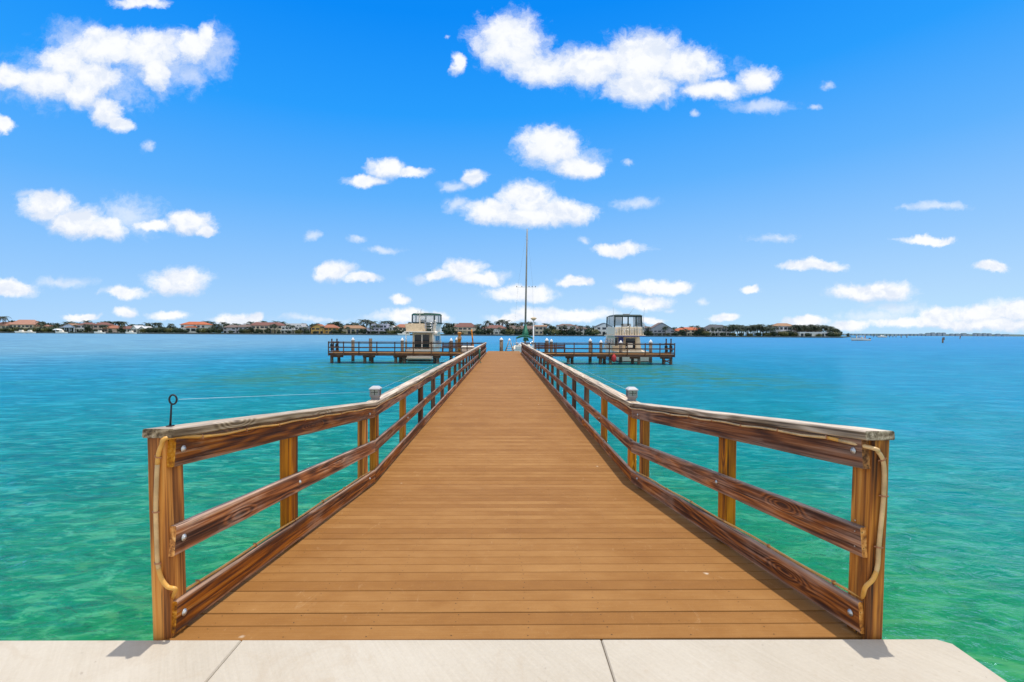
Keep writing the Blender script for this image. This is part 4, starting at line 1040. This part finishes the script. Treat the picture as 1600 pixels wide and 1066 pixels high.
# far low bridge in front of it
xa, xb = ux(1300, 3000), ux(1450, 3000)
bg_ = thing('bridge', 'long low pale road bridge on the horizon at right', 'bridge', (xa, 3000, 0))
o = MB(); o.box(0, xb - xa, 0, 12, 10, 13, 'far_sand'); o.build('roadway', bg_)
o = MB(); k = 0.0
while k < xb - xa: o.box(k, k + 5, 1, 11, -1, 10, 'far_sand'); k += 26
ob = o.build('piers', bg_); ob['kind'] = 'stuff'
for i in range(16):     # pale buildings on the far coast
    px = 1440 + i * 9 + rr.uniform(-3, 3); w = rr.uniform(20, 36); hh = rr.uniform(14, 24)
    o = MB(); o.box(-w/2, w/2, 0, 20, 0, hh, 'far_sand'); o.frus((-w/2 - 1, w/2 + 1, -1, 21, hh), (-w/4, w/4, 5, 15, hh + 4), 'far_trees')
    tag(o.build('distant_building', None, (ux(px, 3580), 3570, 0)), 'tiny pale building on the distant low coast at the right horizon', 'building', 'buildings on the distant coast')
# low pier and moored boats at px 1370-1400
xa, xb = ux(1366, 700), ux(1402, 700)
pr = thing('pier', 'low dark-roofed pier on piles behind the small motor boat at right', 'pier', (xa, 700, 0))
o = MB(); o.box(0, xb - xa, 0, 6, 1.6, 2.2, 'far_sand'); o.build('deck', pr)
o = MB(); o.frus((0, (xb - xa) * .75, -1, 7, 4.3), (2, (xb - xa) * .75 - 2, 2, 4, 5.4), 'far_trees'); o.build('roof', pr)
for k in range(8):
    o = MB(); q = k * (xb - xa) / 7.2; o.box(q, q + .5, 1, 1.5, -1, 1.6 if k > 5 else 4.3, 'pile_wood'); o.build('piling', pr)
for i, px in enumerate((1338, 1352, 1408, 1417)):
    a = P(px, 527, 600); o = MB(); o.lathe([(.45, -2), (.45, 3.0)], (0, 0, 0), 'pile_wood', 8)
    tag(o.build('mooring_pile', None, (a.x, 600, 0)), 'far bare mooring pile in the open water near the roofed pier', 'piling', 'bare piles near the roofed pier')

# houses: blocks given as (x0, x1, y of eaves, y of ridge, roof kind)
def paint(name, c): 
    if name not in MATS: flat(name, c, 0.8, 0, 0.08, 0.2)
    return name
WALLS = dict(white=(0.74, 0.73, 0.72), cream=(0.66, 0.58, 0.46), blue=(0.50, 0.60, 0.72), lilac=(0.52, 0.52, 0.60), yellow=(0.62, 0.38, 0.12), pink=(0.66, 0.50, 0.44), grey=(0.36, 0.37, 0.40))
ROOFS = dict(terracotta=(0.32, 0.115, 0.06), salmon=(0.40, 0.20, 0.14), redbrown=(0.17, 0.068, 0.052), orange=(0.42, 0.11, 0.04), tan=(0.30, 0.165, 0.09), brown=(0.15, 0.10, 0.085), grey=(0.075, 0.08, 0.09), flat=(0.6, 0.6, 0.6))
for k, c in WALLS.items(): paint('wall_' + k, c)
for k, c in ROOFS.items(): paint('roof_' + k, c)
HOUSES = []
def house(label, blocks, wall, roof, Y=526.0, porch=None, chimney=None, wcount=None, door=True):
    x0 = min(b[0] for b in blocks); x1 = max(b[1] for b in blocks)
    ox = ux((x0 + x1)/2, Y); root = thing('house', label, 'house', (ox, Y, LZ)); HOUSES.append(((x0 + x1)/2, label))
    first = True
    for bi, (a, b, ye, yr, kind) in enumerate(blocks):
        xa, xb = ux(a, Y) - ox, ux(b, Y) - ox; dy = bi * 2.3; dep = 13.0
        ze, zr = P((a+b)/2, ye, Y).z - LZ, P((a+b)/2, yr, Y).z - LZ
        o = MB(); o.box(xa, xb, dy, dy + dep, 0, ze, 'wall_' + wall)
        if kind == 'gable':
            o.hexa([(xa, dy, ze), (xb, dy, ze), (xb, dy + .3, ze), (xa, dy + .3, ze), ((xa+xb)/2 - .05, dy, zr - .3), ((xa+xb)/2 + .05, dy, zr - .3), ((xa+xb)/2 + .05, dy + .3, zr - .3), ((xa+xb)/2 - .05, dy + .3, zr - .3)], 'wall_' + wall)
        o.build('wall', root)
        o = MB(); e = .9
        if kind == 'hip':
            ins = min((xb - xa) * .32, dep * .45)
            o.box(xa - e, xb + e, dy - e, dy + dep + e, ze + .01, ze + .3, 'roof_' + roof)
            o.frus((xa - e, xb + e, dy - e, dy + dep + e, ze + .3), (xa + ins, xb - ins, dy + dep * .42, dy + dep * .58, zr), 'roof_' + roof)
        elif kind == 'ridge':
            o.box(xa - e, xb + e, dy - e, dy + dep + e, ze + .01, ze + .25, 'roof_' + roof)
            o.frus((xa - e, xb + e, dy - e, dy + dep + e, ze + .25), (xa - e * .8, xb + e * .8, dy + dep * .45, dy + dep * .55, zr), 'roof_' + roof)
        elif kind == 'gable':
            m = (xa + xb)/2
            for sg, xe in ((-1, xa - e), (1, xb + e)):
                o.hexa([(m, dy - e, zr - .35), (m, dy + dep, zr - .35), (xe, dy + dep, ze - .35), (xe, dy - e, ze - .35), (m, dy - e, zr), (m, dy + dep, zr), (xe, dy + dep, ze), (xe, dy - e, ze)], 'roof_' + roof)
        else:
            o.box(xa - .4, xb + .4, dy - .4, dy + dep + .4, ze + .01, max(ze + .5, zr), 'wall_' + wall)
        rf = o.build('roof', root)
        if chimney and first:
            q = ux(chimney[0], Y) - ox; zt_ = P(chimney[0], chimney[1], Y).z - LZ
            o = MB(); o.box(q - 1.2, q + 1.2, dy + 3, dy + 5, ze * .5, zt_, 'wall_' + wall); o.build('chimney', rf)
        # windows, one row per storey
        st = 2 if ze > 6.0 else 1
        sh = ze / st
        nwin = wcount or max(2, int((xb - xa) / 4.2))
        nwin = min(nwin, 8)
        rr = random.Random(int(a * 7 + b))
        for s_ in range(st):
            for k in range(nwin):
                cxw = xa + (xb - xa) * (k + .5) / nwin + rr.uniform(-.3, .3); w = (xb - xa) / nwin * rr.uniform(.26, .40)
                if rr.random() < .12: continue
                full = (s_ == 0 and rr.random() < .6)
                z0 = s_ * sh + (0.2 if full else sh * .32); z1 = s_ * sh + sh * .82
                o = MB(); o.box(cxw - w, cxw + w, dy - .12, dy + .05, z0, z1, 'window_dark'); wn = o.build('door' if (full and k == nwin // 2) else 'window', root)
        if porch and first:
            # balcony or veranda with columns
            zp = sh if st == 2 else ze * .9
            o = MB(); o.box(xa, xb, dy - 2.6, dy - .13, zp - .25, zp + .1, 'wall_' + wall); o.box(xa, xb, dy - 2.62, dy - 2.45, zp + .1, zp + .55, 'wall_' + wall); o.build('balcony', root)
            for k in range(nwin + 1):
                q = xa + .3 + (xb - xa - .6) * k / nwin
                o = MB(); o.box(q - .3, q + .3, dy - 2.5, dy - 2.0, 0, zp - .26, 'wall_' + wall); o.build('column', root)
        first = False
    return root
house('low broad salmon-roofed house behind green shrubs, far left end of the shore', [(14, 52, 507.5, 499.5, 'hip'), (46, 70, 510, 506, 'hip')], 'cream', 'salmon', 545)
house('salmon-roofed house at the left edge of the picture', [(-12, 16, 509, 503, 'hip')], 'cream', 'salmon', 545)
house('pale blue and white house with a tan gable roof, left part of the far shore', [(96, 119, 511, 505.5, 'gable')], 'blue', 'tan', porch=True)
house('white two-storey house with dark red roof beside the pale blue gabled house', [(119, 142, 508.5, 504, 'hip')], 'white', 'redbrown', porch=True)
house('pinkish white house with flat red roof, right of the white dark-red-roofed house', [(145, 163, 508, 503.5, 'hip')], 'pink', 'redbrown')
house('low house with weathered red roof below tall palms, left far shore', [(162, 183, 513.5, 508.5, 'hip')], 'pink', 'terracotta')
house('low dark-red-roofed house left of the long green thicket', [(184, 206, 514, 509.5, 'ridge')], 'white', 'redbrown')
house('small white peaked pavilion left of the long green thicket', [(206, 213, 513.5, 508.5, 'gable')], 'white', 'flat', 520, wcount=2)
house('second small white peaked pavilion, partly behind the long green thicket', [(217, 227, 514.5, 510, 'gable')], 'white', 'flat', 522, wcount=2)
house('two-tiered bright red tile roofed house right of the long green thicket', [(290, 306, 512, 508, 'hip'), (280, 318, 507.5, 502.5, 'hip')], 'white', 'orange')
house('pale lilac house with a brown hip roof between palms, left of the big arcaded mansion', [(349, 368, 512, 507.5, 'hip'), (364, 392, 511.5, 507, 'hip')], 'lilac', 'brown')
house('large cream mansion with brown-red tile roof and arcaded ground floor, left part of the shore', [(393, 440, 509, 503.5, 'hip'), (391, 402, 507.5, 503, 'hip')], 'cream', 'redbrown', porch=True)
house('white flat-roofed modern house right of the arcaded mansion', [(440, 472, 511, 509.5, 'flat'), (446, 470, 507, 505.5, 'flat')], 'white', 'flat', porch=True, wcount=6)
house('low pale grey flat-roofed house between the white modern house and the yellow one', [(473, 484, 513, 511.5, 'flat')], 'grey', 'flat')
house('yellow ochre house with a red tile roof, left of the near arm of the dock', [(486, 506, 512, 506.5, 'gable'), (500, 524, 512.5, 507, 'hip')], 'yellow', 'terracotta', chimney=(498.5, 507))
house('cream house with tan orange roof and chimney, behind the outer end of the left arm', [(529, 568, 513.5, 508.5, 'hip')], 'cream', 'tan', chimney=(542, 510))
house('pale lilac grey flat-roofed modern house above the left arm of the dock', [(573, 606, 513, 512, 'flat'), (580, 604, 507.5, 506, 'flat')], 'lilac', 'flat', porch=True)
house('small white house with dark opening just right of the lilac modern house', [(608, 617, 512, 509, 'gable')], 'white', 'flat', wcount=2)
house('brown-red roofed house just left of the beige motor yacht', [(616, 636, 512, 506.5, 'hip')], 'cream', 'terracotta')
house('two-storey house with brown-red hip roof, right of the beige yacht', [(709, 744, 511.5, 504.5, 'hip')], 'cream', 'redbrown', porch=True, chimney=(711.5, 505.5))
house('white house with maroon roof and pale chimney over the far end of the walkway', [(754, 791, 513.5, 508, 'hip')], 'white', 'redbrown', chimney=(762, 505.5), porch=False)
house('low cream house directly behind the sailboat mast', [(797, 834, 514, 509, 'ridge')], 'cream', 'brown')
house('cream block of a house with three tall dark windows right of the sailboat mast', [(836, 854, 510.5, 508, 'ridge')], 'cream', 'tan', wcount=3, Y=524)
house('white two-storey house with several brown roofs, left of the sport fishing boat', [(871, 900, 509.5, 506, 'hip'), (893, 918, 514, 509.5, 'hip')], 'white', 'brown', porch=True)
house('white house with a steep dark roof partly hidden by the sport fishing boat', [(932, 956, 510.5, 504.5, 'gable')], 'white', 'grey', wcount=3)
house('narrow tiered white house just right of the sport fishing boat', [(998, 1007, 510, 506, 'flat')], 'white', 'grey', wcount=2)
house('big pale grey house under a very wide dark gable roof', [(1014, 1054, 516, 504, 'gable'), (1009, 1022, 513, 510, 'hip')], 'grey', 'brown', porch=True)
house('low house with bright orange tile roof, left one of two orange roofs', [(1058, 1073, 517.5, 512.5, 'hip')], 'cream', 'orange')
house('white-walled house with bright orange tile roof and dark porch, right one of two orange roofs', [(1072, 1099, 516, 511.5, 'ridge')], 'cream', 'orange', porch=True)
house('white house with a dark grey hip roof just left of the palm grove', [(1104, 1140, 514.5, 507.5, 'hip')], 'white', 'grey', porch=True)
house('large white hotel-like mansion with stepped tan roofs among palms near the end of the shore', [(1212, 1242, 510, 505, 'hip'), (1236, 1286, 517, 509.5, 'ridge')], 'white', 'tan', 524, porch=True)
house('long low white boathouse in front of the palms near the end of the shore', [(1250, 1302, 520.5, 519.0, 'flat')], 'white', 'flat', 510)
# small moored boats and docks along the far shore
def small_boat(px, L_, label, Y=496):
    r_ = thing('moored_boat', label, 'boat', (ux(px, Y), Y, 0), R(90))
    hull(r_, L_, 3.4, 1.6, 2.3)
    pfrus(r_, 'cabin', 'gelcoat', (-1.2, 1.2, L_*.3, L_*.65, 1.6), (-1.0, 1.0, L_*.36, L_*.58, 3.4), 0.03)
    return r_
small_boat(42, 12, 'low white boat moored below the shrubs at the far left'); small_boat(54, 10, 'second low white boat moored at the far left, right of the first')
small_boat(104, 11, 'white boat moored in front of the pale blue gabled house'); small_boat(163, 10, 'white boat moored in front of the low red-roofed house')
small_boat(640, 12, 'white boat moored far off just left of the beige motor yacht', 492); small_boat(212, 10, 'white boat moored in front of the white pavilion')
small_boat(1385, 12, 'white boat moored at the roofed pier at right', 640)
root = thing('boat_lift', 'pale boat lift canopy left of the pale blue gabled house', 'boat lift', (ux(93, 500), 498, 0))
for q in (-2, 2):
    o = MB(); o.box(q - .2, q + .2, -.2, .2, -1, 3.6, 'white_paint'); o.build('leg', root)
o = MB(); o.frus((-3, 3, -3, 3, 3.6), (-.5, .5, -2.5, 2.5, 5.0), 'white_paint'); o.build('canopy', root)

# ------------------------------------------------------------------ vegetation of the far shore
def palm_proto(seed, hgt, nfr=15, spread=3.0):
    rr = random.Random(seed)
    root = thing('palm_tree', 'palm', 'palm tree', (0, 0, -500))
    o = MB(); lean = rr.uniform(-.5, .5)
    top = Vector((lean, rr.uniform(-.4, .4), hgt))
    o.tube([(0, 0, -.3), (top.x * .3, top.y * .3, hgt * .5), top], [.30, .22, .19], 'bark', 7); o.build('trunk', root)
    o = MB()
    for k in range(nfr):
        w = 2 * math.pi * k / nfr + rr.uniform(-.2, .2); up = rr.uniform(-.25, 1.1); ln = spread * rr.uniform(.8, 1.15)
        d = Vector((math.cos(w), math.sin(w), 0)); side = Vector((-d.y, d.x, 0)); prev = top; n = 8
        for j in range(1, n + 1):
            t = j / n
            p = top + d * (ln * (t - .18 * t * t * (1 - up * .3))) + Vector((0, 0, ln * (up * t * .85 - 1.05 * t * t * .9)))
            wd = .85 * math.sin(math.pi * min(1, .15 + t * .85)) + .1
            for sg in (-1, 1):
                tip = prev.lerp(p, .7) + side * sg * wd * rr.uniform(.8, 1.2) + Vector((0, 0, -.35 * wd)) + d * .2
                o.poly([prev, p, tip], 'palm_leaf')
            prev = p
    o.lathe([(.2, -.5), (.45, -.1), (.2, .3)], top, 'palm_leaf', 6)
    o.build('crown', root, fix=False)
    return root
PALMS = [palm_proto(s, h, n, sp) for s, h, n, sp in ((1, 8.6, 20, 4.5), (2, 10.0, 22, 5.0), (3, 7.6, 20, 4.3), (4, 9.3, 24, 5.2))]
def tree_proto(seed, hgt, wid, mat, trunk=1.5):
    rr = random.Random(seed); root = thing('broadleaf_tree', 'tree', 'tree', (0, 0, -500))
    o = MB(); o.tube([(0, 0, -.3), (.1, 0, trunk), (.2, .1, hgt * .6)], [.4, .3, .15], 'bark', 7)
    for k in range(4):
        w = k * 1.6 + rr.random(); o.tube([(.1, 0, trunk), (math.cos(w) * wid * .3, math.sin(w) * wid * .3, hgt * .6)], [.2, .08], 'bark', 5)
    o.build('trunk', root)
    o = MB(); lobes = []
    for k in range(13):
        w = rr.uniform(0, 6.28); q = rr.uniform(.1, .72) * wid/2; lobes.append((Vector((math.cos(w) * q, math.sin(w) * q, rr.uniform(trunk + .6, hgt - 1.2))), rr.uniform(.15, .3) * wid/2 + .7))
    for c_, r_ in lobes:
        for j in range(85):
            v = Vector((rr.gauss(0, 1), rr.gauss(0, 1), rr.gauss(0, 1))).normalized() * r_ * rr.uniform(.55, 1.15); v.z *= .75
            p = c_ + v; a = Vector((rr.gauss(0, 1), rr.gauss(0, 1), rr.gauss(0, 1))).normalized(); b = a.cross(v.normalized() + Vector((.01, 0, 0))).normalized()
            q = rr.uniform(.25, .5); o.poly([p + a * q, p + b * q * .7, p - a * q, p - b * q * .7], mat)
    o.build('crown', root, fix=False)
    return root
TREES = [tree_proto(11, 8.5, 9, 'leaf_dark'), tree_proto(12, 7.0, 11, 'leaf_dark'), tree_proto(13, 6.5, 8, 'leaf_olive', 1.0)]
SHRUBS = [tree_proto(21, 3.6, 6, 'leaf_dark', .4), tree_proto(22, 3.2, 7, 'leaf_olive', .3)]
for t_ in SHRUBS: t_.name = 'shrub'; t_['category'] = 'shrub'
used = set()
def short(l): return l
def near_house(px):
    return min(HOUSES, key=lambda h_: abs(h_[0] - px))
def place(proto, px, py_top, Y, hproto, what, grp):
    top = P(px, py_top, Y).z; sc = max(.3, (top - LZ) / hproto)
    hx, hl = near_house(px)
    rel = 'behind' if abs(hx - px) < 9 else ('to the left of' if px < hx else 'to the right of')
    hl = ' '.join(hl.split(',')[0].split()[:9])
    lab = '%s %s the %s' % (what, rel, hl)
    lab = ' '.join(lab.split()[:16])
    return copy_thing(proto, (P(px, 520, Y).x, Y, LZ), random.uniform(0, 6.28), sc, lab, grp)
HP = {0: 10.8, 1: 12.4, 2: 9.7, 3: 11.8}
palm_px = [(6, 492), (26, 506), (64, 500), (66, 503), (104, 502), (110, 501), (115, 502), (121, 503), (136, 499.5), (140, 502), (155, 502), (162, 501), (168, 500.5), (172, 501), (181, 500), (186, 501), (191, 501), (195, 502),
 (207, 505), (216, 506), (220, 506), (229, 503), (233, 504), (241, 503), (247, 503), (250, 504), (267, 504), (322, 500), (326, 502), (331, 501), (335, 504), (340, 505), (348, 502), (352, 504), (357, 504), (366, 504), (371, 505), (378, 506), (386, 504), (393, 501),
 (411, 500), (430, 500), (435, 503), (441, 501), (446, 504), (474, 504), (515, 503), (525, 501), (528, 501), (552, 502), (558, 503), (567, 497), (573, 498), (579, 500), (583, 499.5), (600, 500), (606, 500), (611, 500), (613, 503),
 (697, 503), (748, 505), (761, 499.5), (766, 502), (778, 500), (785, 497.5), (792, 499), (797, 503), (801, 503), (808, 504), (815, 502), (825, 500), (831, 502), (851, 504), (856, 505), (874, 506), (898, 506), (999, 503), (1002, 505), (1033, 504), (1080, 508), (1114, 505.5)]
for i, (px, py) in enumerate(palm_px):
    k = i % 4; big = px in (567, 579, 606, 785, 761, 64)
    place(PALMS[k], px, py - .6, 548 if not big else 541, HP[k] * .98, 'tall palm' if big else 'dark green palm', 'palms on the far shore')
rq = random.Random(23)
for i in range(46):
    px = rq.choice([rq.uniform(100, 200), rq.uniform(320, 480), rq.uniform(484, 622), rq.uniform(700, 800), rq.uniform(800, 930), rq.uniform(1000, 1125)])
    k = i % 4; place(PALMS[k], px, rq.uniform(504.5, 510.5) + (0.004 * (px - 500)), 517, HP[k] * .98, 'small dark palm growing', 'small palms between the houses of the far shore')
for i in range(18):
    px = rq.choice([rq.uniform(60, 220), rq.uniform(320, 480), rq.uniform(484, 622), rq.uniform(745, 930), rq.uniform(1000, 1125)])
    k = i % 2; place(TREES[k], px, rq.uniform(510, 514) + (0.004 * (px - 500)), 518, (8.6, 7.2)[k], 'rounded dark tree growing', 'rounded trees between the houses of the far shore')
for i in range(60):          # grove between the grey-roofed house and the mansion
    px = 1134 + (i * 79.0 / 60) + random.uniform(-2, 2); py = 505.5 + random.uniform(-2.5, 4.5)
    if i % 3 == 0: py += 4
    k = i % 4; Y = 522 + random.uniform(-6, 22)
    top = P(px, py, Y).z
    copy_thing(PALMS[k], (P(px, 520, Y).x, Y, LZ), random.uniform(0, 6.28), (top - LZ) / HP[k], '%s palm in the %s third of the dense grove right of the grey-roofed house' % ('tall' if py < 506 else 'low', ('left', 'middle', 'right')[min(2, i // 20)]), 'palms in the dense grove')
for i in range(34):
    px = 1238 + i * 2.15 + random.uniform(-1, 1); py = 506.0 + random.uniform(-2, 3) + max(0, px - 1285) * .33
    k = i % 4; Y = 519 + random.uniform(-2, 16)
    if px > 1300: Y = 519
    top = P(px, py, Y).z
    copy_thing(PALMS[k], (P(px, 520, Y).x, Y, LZ), random.uniform(0, 6.28), (top - LZ) / HP[k], 'palm %s the large white mansion near the end of the shore' % ('in front of' if px < 1262 else 'right of' if px > 1288 else 'before the right wing of'), 'palms around the mansion')
tree_px = [(-8, 504, 0), (22, 500, 0), (34, 500, 1), (46, 500.5, 1), (57, 503, 0), (72, 502, 0), (81, 503, 1), (88, 504, 0), (95, 505, 1), (126, 507, 2), (150, 507, 0), (200, 507, 0), (224, 507, 1), (238, 508, 0), (252, 508, 1), (262, 508.5, 0), (274, 509, 1), (284, 512, 0),
 (312, 507, 0), (330, 507, 1), (345, 508, 0), (386, 509, 1), (410, 506, 0), (478, 506, 0), (492, 504, 1), (500, 504.5, 0), (521, 504, 0), (527, 503, 0), (536, 504, 1), (545, 504, 1), (554, 505, 0), (568, 507, 0), (590, 506, 0), (622, 508, 1), (645, 508, 0), (698, 505, 0), (704, 503.5, 1), (712, 503.5, 1),
 (720, 505, 0), (746, 508, 0), (752, 508, 1), (795, 508, 0), (802, 508, 1), (812, 508, 0), (828, 507, 1), (858, 508, 0), (864, 508, 1), (870, 508, 0), (920, 508, 0), (928, 507.5, 1), (935, 509, 0), (1012, 509, 0), (1056, 510, 1), (1066, 510, 0), (1070, 511, 1), (1101, 512, 0), (1106, 510, 1), (1300, 512, 2), (1310, 514, 0), (1325, 521, 2)]
for px, py, k in tree_px:
    if px == 1325:
        copy_thing(TREES[0], (P(1325, 520, 640).x, 640, 0.5), 1.0, (P(1325, 521, 640).z) / 8.5, 'lone dark tree just beyond the right tip of the far shore', None); continue
    place(TREES[k], px, py, 556, (8.6, 7.2, 6.7)[k], ['dense dark tree', 'broad dark green tree', 'olive green tree'][k], 'trees on the far shore')
mb = MB(); mb.box(-12, 12, 0, 20, -.5, .55, 'far_trees'); 
mb.build('islet', None, (P(1325, 520, 640).x, 632, 0), kind='structure')
shrub_px = [(4, 512), (10, 511), (18, 510), (25, 510), (33, 511), (41, 512), (49, 511), (57, 511), (66, 511), (76, 510), (85, 510), (91, 512), (102, 516), (112, 517), (125, 516), (133, 516), (150, 514), (172, 516), (190, 515.5), (203, 515.5), (226, 512), (234, 511), (242, 511), (250, 510.5), (258, 511), (266, 511.5), (274, 512), (282, 513), (290, 514.5), (312, 512), (320, 511), (330, 511), (342, 513), (360, 516), (378, 513), (386, 513), (398, 517), (420, 517.5), (436, 517), (452, 517), (467, 514), (480, 515),
 (492, 517), (522, 514), (527, 516), (537, 517), (553, 517), (568, 513), (584, 517), (597, 517), (612, 515), (622, 515), (633, 515), (700, 510), (704, 513), (722, 519), (737, 519), (748, 513), (754, 515), (790, 513), (796, 513), (808, 516), (818, 514), (830, 515), (858, 512), (866, 513), (882, 518), (892, 513), (905, 517), (922, 512), (928, 513), (950, 518), (1010, 518), (1018, 520), (1030, 521), (1043, 521), (1056, 518), (1068, 520), (1085, 522), (1098, 519), (1102, 516), (1115, 521), (1130, 519), (1145, 519), (1158, 519.5), (1172, 520), (1185, 519), (1198, 518.5), (1209, 518), (1224, 516.5), (1232, 516), (1239, 517.5), (1262, 520), (1280, 521), (1298, 518), (1306, 518)]
for i, (px, py) in enumerate(shrub_px):
    k = i % 2 if px > 20 and (px < 100 or px > 1130) else (0 if i % 5 else 1)
    place(SHRUBS[k], px, py, 516 if px < 1240 else 508, 3.8, 'dark green shrub' if k == 0 else 'olive green shrub', 'shrubs along the far shore')
# the prototypes themselves are not part of the place
for pr_ in PALMS + TREES + SHRUBS:
    for ch in list(pr_.children): bpy.data.objects.remove(ch, do_unlink=True)
    bpy.data.objects.remove(pr_, do_unlink=True)
